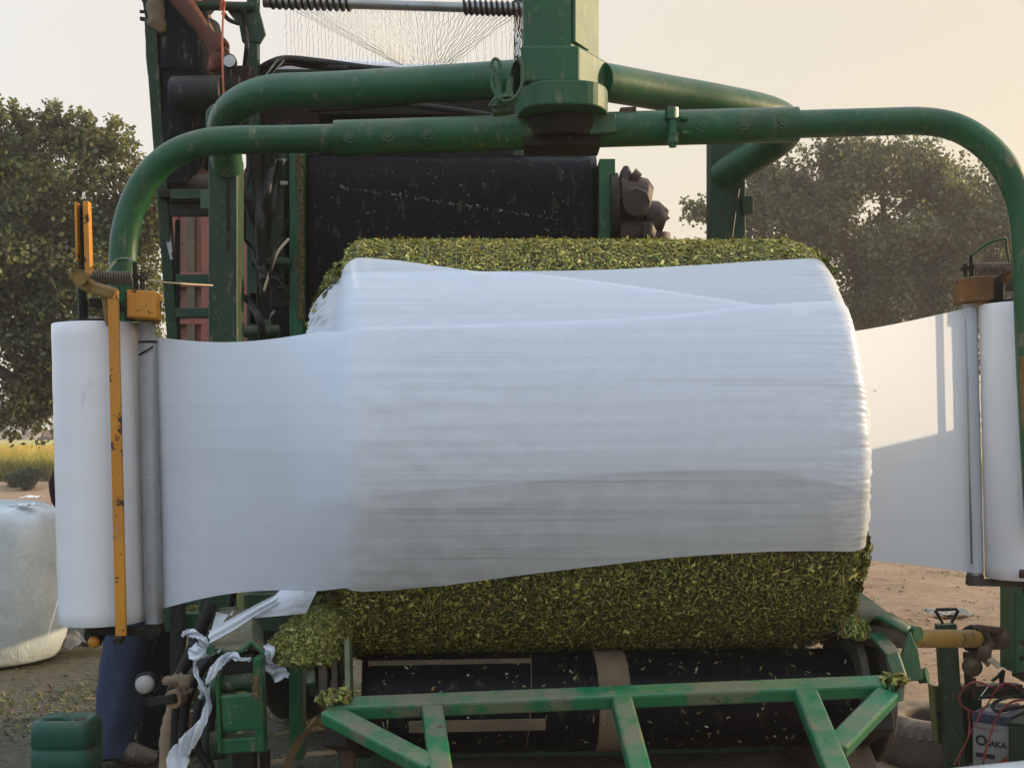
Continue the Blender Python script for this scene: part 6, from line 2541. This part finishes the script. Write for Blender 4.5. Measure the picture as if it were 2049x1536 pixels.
def tree(label, base, d, blobs, n_tw, leaf_s, cols, limbs, trunk_r, droop=.4, depth=1.0, per=16, spread=.16, nf=1.5, gap=-.1, sprays=0):
    t = thing('tree', base, label, 'tree', 'trees behind the machine')
    mb = MB()
    for pts, r0, r1 in limbs:
        pp = cr([V(p) for p in pts], 6)
        mb.tube([p + V((noise.noise(p * 3) * .05, noise.noise(p * 3 + V((5, 0, 0))) * .05, 0)) for p in pp], [lerp(r0, r1, (i / (len(pp) - 1)) ** .7) for i in range(len(pp))], 10)
    mb.build('trunk', BARK, t)
    mb = MB()
    tw = MB()
    W_ = [b[2] * b[3] for b in blobs]
    tot = sum(W_)
    made = 0
    while made < n_tw:
        b = random.choices(blobs, W_)[0]
        v = V((random.gauss(0, 1), random.gauss(0, 1), random.gauss(0, 1))).normalized() * random.random() ** .5 * random.uniform(.85, 1.12)
        c = P(b[0], b[1], d)
        rx, rz = b[2] / F * d, b[3] / F * d
        p = c + V((v.x * rx, v.y * (rx + rz) / 2 * depth, v.z * rz))
        dens = noise.noise(p * nf) + .6 * noise.noise(p * nf * 2.3)
        if dens < gap + random.random() * .16:
            continue
        made += 1
        out = (p - c)
        out = (out.normalized() if out.length > .01 else V((0, 0, 1))) + V((0, 0, -.2))
        tip = p + V((random.gauss(0, .5), random.gauss(0, .5), random.gauss(0, .3))) * spread * 1.6 + out * spread
        if made % 3 == 0:
            tw.tube([p - out * spread * 1.5, lerp(p, tip, .5), tip], [.008, .005, .002], 3, False)
        bright = random.uniform(.55, 1.45)
        cc = random.choice(cols)
        for k in range(per):
            q = lerp(p, tip, random.random()) + V((random.gauss(0, 1), random.gauss(0, 1), random.gauss(0, 1))) * spread * .45
            f = bright * random.uniform(.8, 1.2)
            leaf(mb, q, leaf_s * random.uniform(.45, 1.35), tuple(x * f for x in cc), droop)
    for i in range(sprays):                    # loose leafy shoots breaking the outline
        b = random.choice(blobs)
        a = random.uniform(-.5, 3.64)
        rx, rz = b[2] / F * d, b[3] / F * d
        dr = V((math.cos(a), random.gauss(0, .5), math.sin(a) + .15)).normalized()
        p = P(b[0], b[1], d) + V((math.cos(a) * rx * .85, random.gauss(0, .4) * rx, math.sin(a) * rz * .85))
        ln = random.uniform(1.2, 2.8) * spread
        tip = p + dr * ln
        mid = lerp(p, tip, .5) + V((0, 0, ln * .08))
        tw.tube([p - dr * ln * .4, mid, tip], [.010, .006, .002], 3, False)
        cc = random.choice(cols)
        for k in range(int(44 * ln / (3 * spread))):
            s_ = random.random()
            q = (lerp(p, mid, s_ * 2) if s_ < .5 else lerp(mid, tip, s_ * 2 - 1)) + V((random.gauss(0, 1), random.gauss(0, 1), random.gauss(0, 1))) * spread * .30 * (1.1 - .7 * s_)
            f = random.uniform(.7, 1.35)
            leaf(mb, q, leaf_s * random.uniform(.6, 1.2), tuple(x * f for x in cc), droop)
    tw.build('twigs', BARK, t)
    mb.build('crown', LEAF, t)
    return t


def limb_from(px_pts, d, dy=0):
    n = len(px_pts)
    return [P(x, y, d + dy * i / (n - 1)) for i, (x, y) in enumerate(px_pts)]


D1 = 15.5
gb = P(158, 0, D1)
base1 = (gb.x, D1, 0)
trk = [V((gb.x, D1, -.1)), V((gb.x + .03, D1, .7)), P(138, 800, D1)]
limbs = [
    (trk + [P(95, 700, D1), P(80, 560, D1), P(60, 420, D1), P(55, 280, D1)], .24, .03),
    ([P(136, 812, D1)] + limb_from([(60, 780), (-30, 720), (-120, 640)], D1, -.8), .14, .03),
    ([P(105, 760, D1)] + limb_from([(170, 690), (210, 600), (250, 480), (275, 380)], D1, .5), .13, .02),
    ([P(95, 690, D1)] + limb_from([(40, 600), (-20, 480), (-40, 350)], D1, .8), .10, .02),
    ([P(85, 560, D1)] + limb_from([(130, 470), (160, 360), (170, 260)], D1, -.5), .08, .012),
    ([P(134, 808, D1)] + limb_from([(70, 806), (30, 790), (10, 770)], D1, -.3), .12, .03),
]
tree('leafy green tree behind the film roll with the yellow bar, beside the yellow field', base1, D1,
     [(30, 375, 80, 95), (140, 368, 60, 80), (60, 450, 190, 130), (225, 425, 55, 80), (250, 520, 75, 120), (30, 590, 210, 140), (190, 640, 120, 120), (0, 720, 200, 110), (25, 800, 60, 55), (-150, 500, 190, 260), (80, 285, 26, 30),
      (195, 295, 30, 24), (14, 272, 26, 24), (130, 272, 30, 20), (272, 440, 42, 95), (150, 770, 90, 50)],
     5000, .062, [(.13, .145, .058), (.10, .118, .05), (.17, .175, .07), (.085, .10, .042), (.155, .155, .07)], limbs, .24, per=17, spread=.15, nf=1.7, gap=.05, sprays=420)

D2 = 27.0
g2 = P(1790, 0, D2)
tk2 = [V((g2.x, D2, -.1)), P(1792, 820, D2), P(1785, 700, D2)]
limbs2 = [
    (tk2 + [P(1780, 600, D2), P(1770, 480, D2), P(1765, 340, D2)], .34, .04),
    ([P(1786, 720, D2)] + limb_from([(1700, 620), (1620, 520), (1560, 420)], D2, -1), .2, .03),
    ([P(1786, 700, D2)] + limb_from([(1870, 600), (1950, 500), (2000, 420)], D2, 1), .2, .03),
    ([P(1780, 600, D2)] + limb_from([(1690, 480), (1640, 380)], D2, 1), .13, .03),
    ([P(1640, 560, D2)] + limb_from([(1540, 500), (1450, 450), (1412, 432)], D2, .5), .07, .01),
]
tree('dense dusty dark tree rising behind the sunlit film sheet', (g2.x, D2, 0), D2,
     [(1780, 470, 190, 160), (1620, 480, 110, 110), (1560, 400, 55, 55), (1690, 360, 60, 70), (1800, 350, 70, 55), (1880, 420, 80, 75), (1885, 445, 50, 45), (1990, 500, 110, 110), (2080, 560, 150, 140), (1700, 620, 230, 100), (1920, 620, 200, 120), (1520, 560, 70, 110),
      (1545, 365, 24, 22), (1630, 345, 26, 20), (1735, 325, 34, 22), (1975, 400, 40, 28), (2040, 420, 50, 40), (1418, 432, 7, 6), (1500, 430, 18, 30), (1660, 325, 20, 14)],
     7600, .090, [(.105, .115, .058), (.088, .10, .052), (.13, .135, .068), (.075, .086, .046)], limbs2, .34, per=17, spread=.24, nf=.95, gap=.03, sprays=420)


def bush(label, px_c, d, r, n, cols):
    c = V((P(px_c, 0, d).x, d, .02))
    t = thing('bush', c, label, 'bush', 'bushes at the field edge')
    mb = MB()
    for k in range(9):
        a = k * .7
        mb.tube(cr([c, c + V((math.cos(a) * r * .4, math.sin(a) * r * .3, r * .5)), c + V((math.cos(a) * r * .8, math.sin(a) * r * .6, r * random.uniform(.7, 1.2)))], 4), [.012] * 5 + [.006] * 4, 5)
    mb.build('stem', BARK, t)
    mb = MB()
    for i in range(n):
        v = V((random.gauss(0, 1), random.gauss(0, 1), random.gauss(0, 1))).normalized() * random.random() ** .4
        p = c + V((v.x * r, v.y * r * .7, r * .75 + v.z * r * .75))
        if noise.noise(p * 2.4) < -.1:
            continue
        leaf(mb, p, random.uniform(.06, .13), tuple(x * random.uniform(.7, 1.3) for x in random.choice(cols)), .2)
    mb.build('crown', LEAF, t)


BC1 = [(.035, .05, .022), (.05, .065, .03), (.028, .04, .02)]
bush('dark green bush at the field edge, smaller of two', 32, 28.2, .27, 900, BC1)
bush('dark green bush at the field edge beside the film roll, wider of two', 62, 27.8, .33, 1100, BC1)
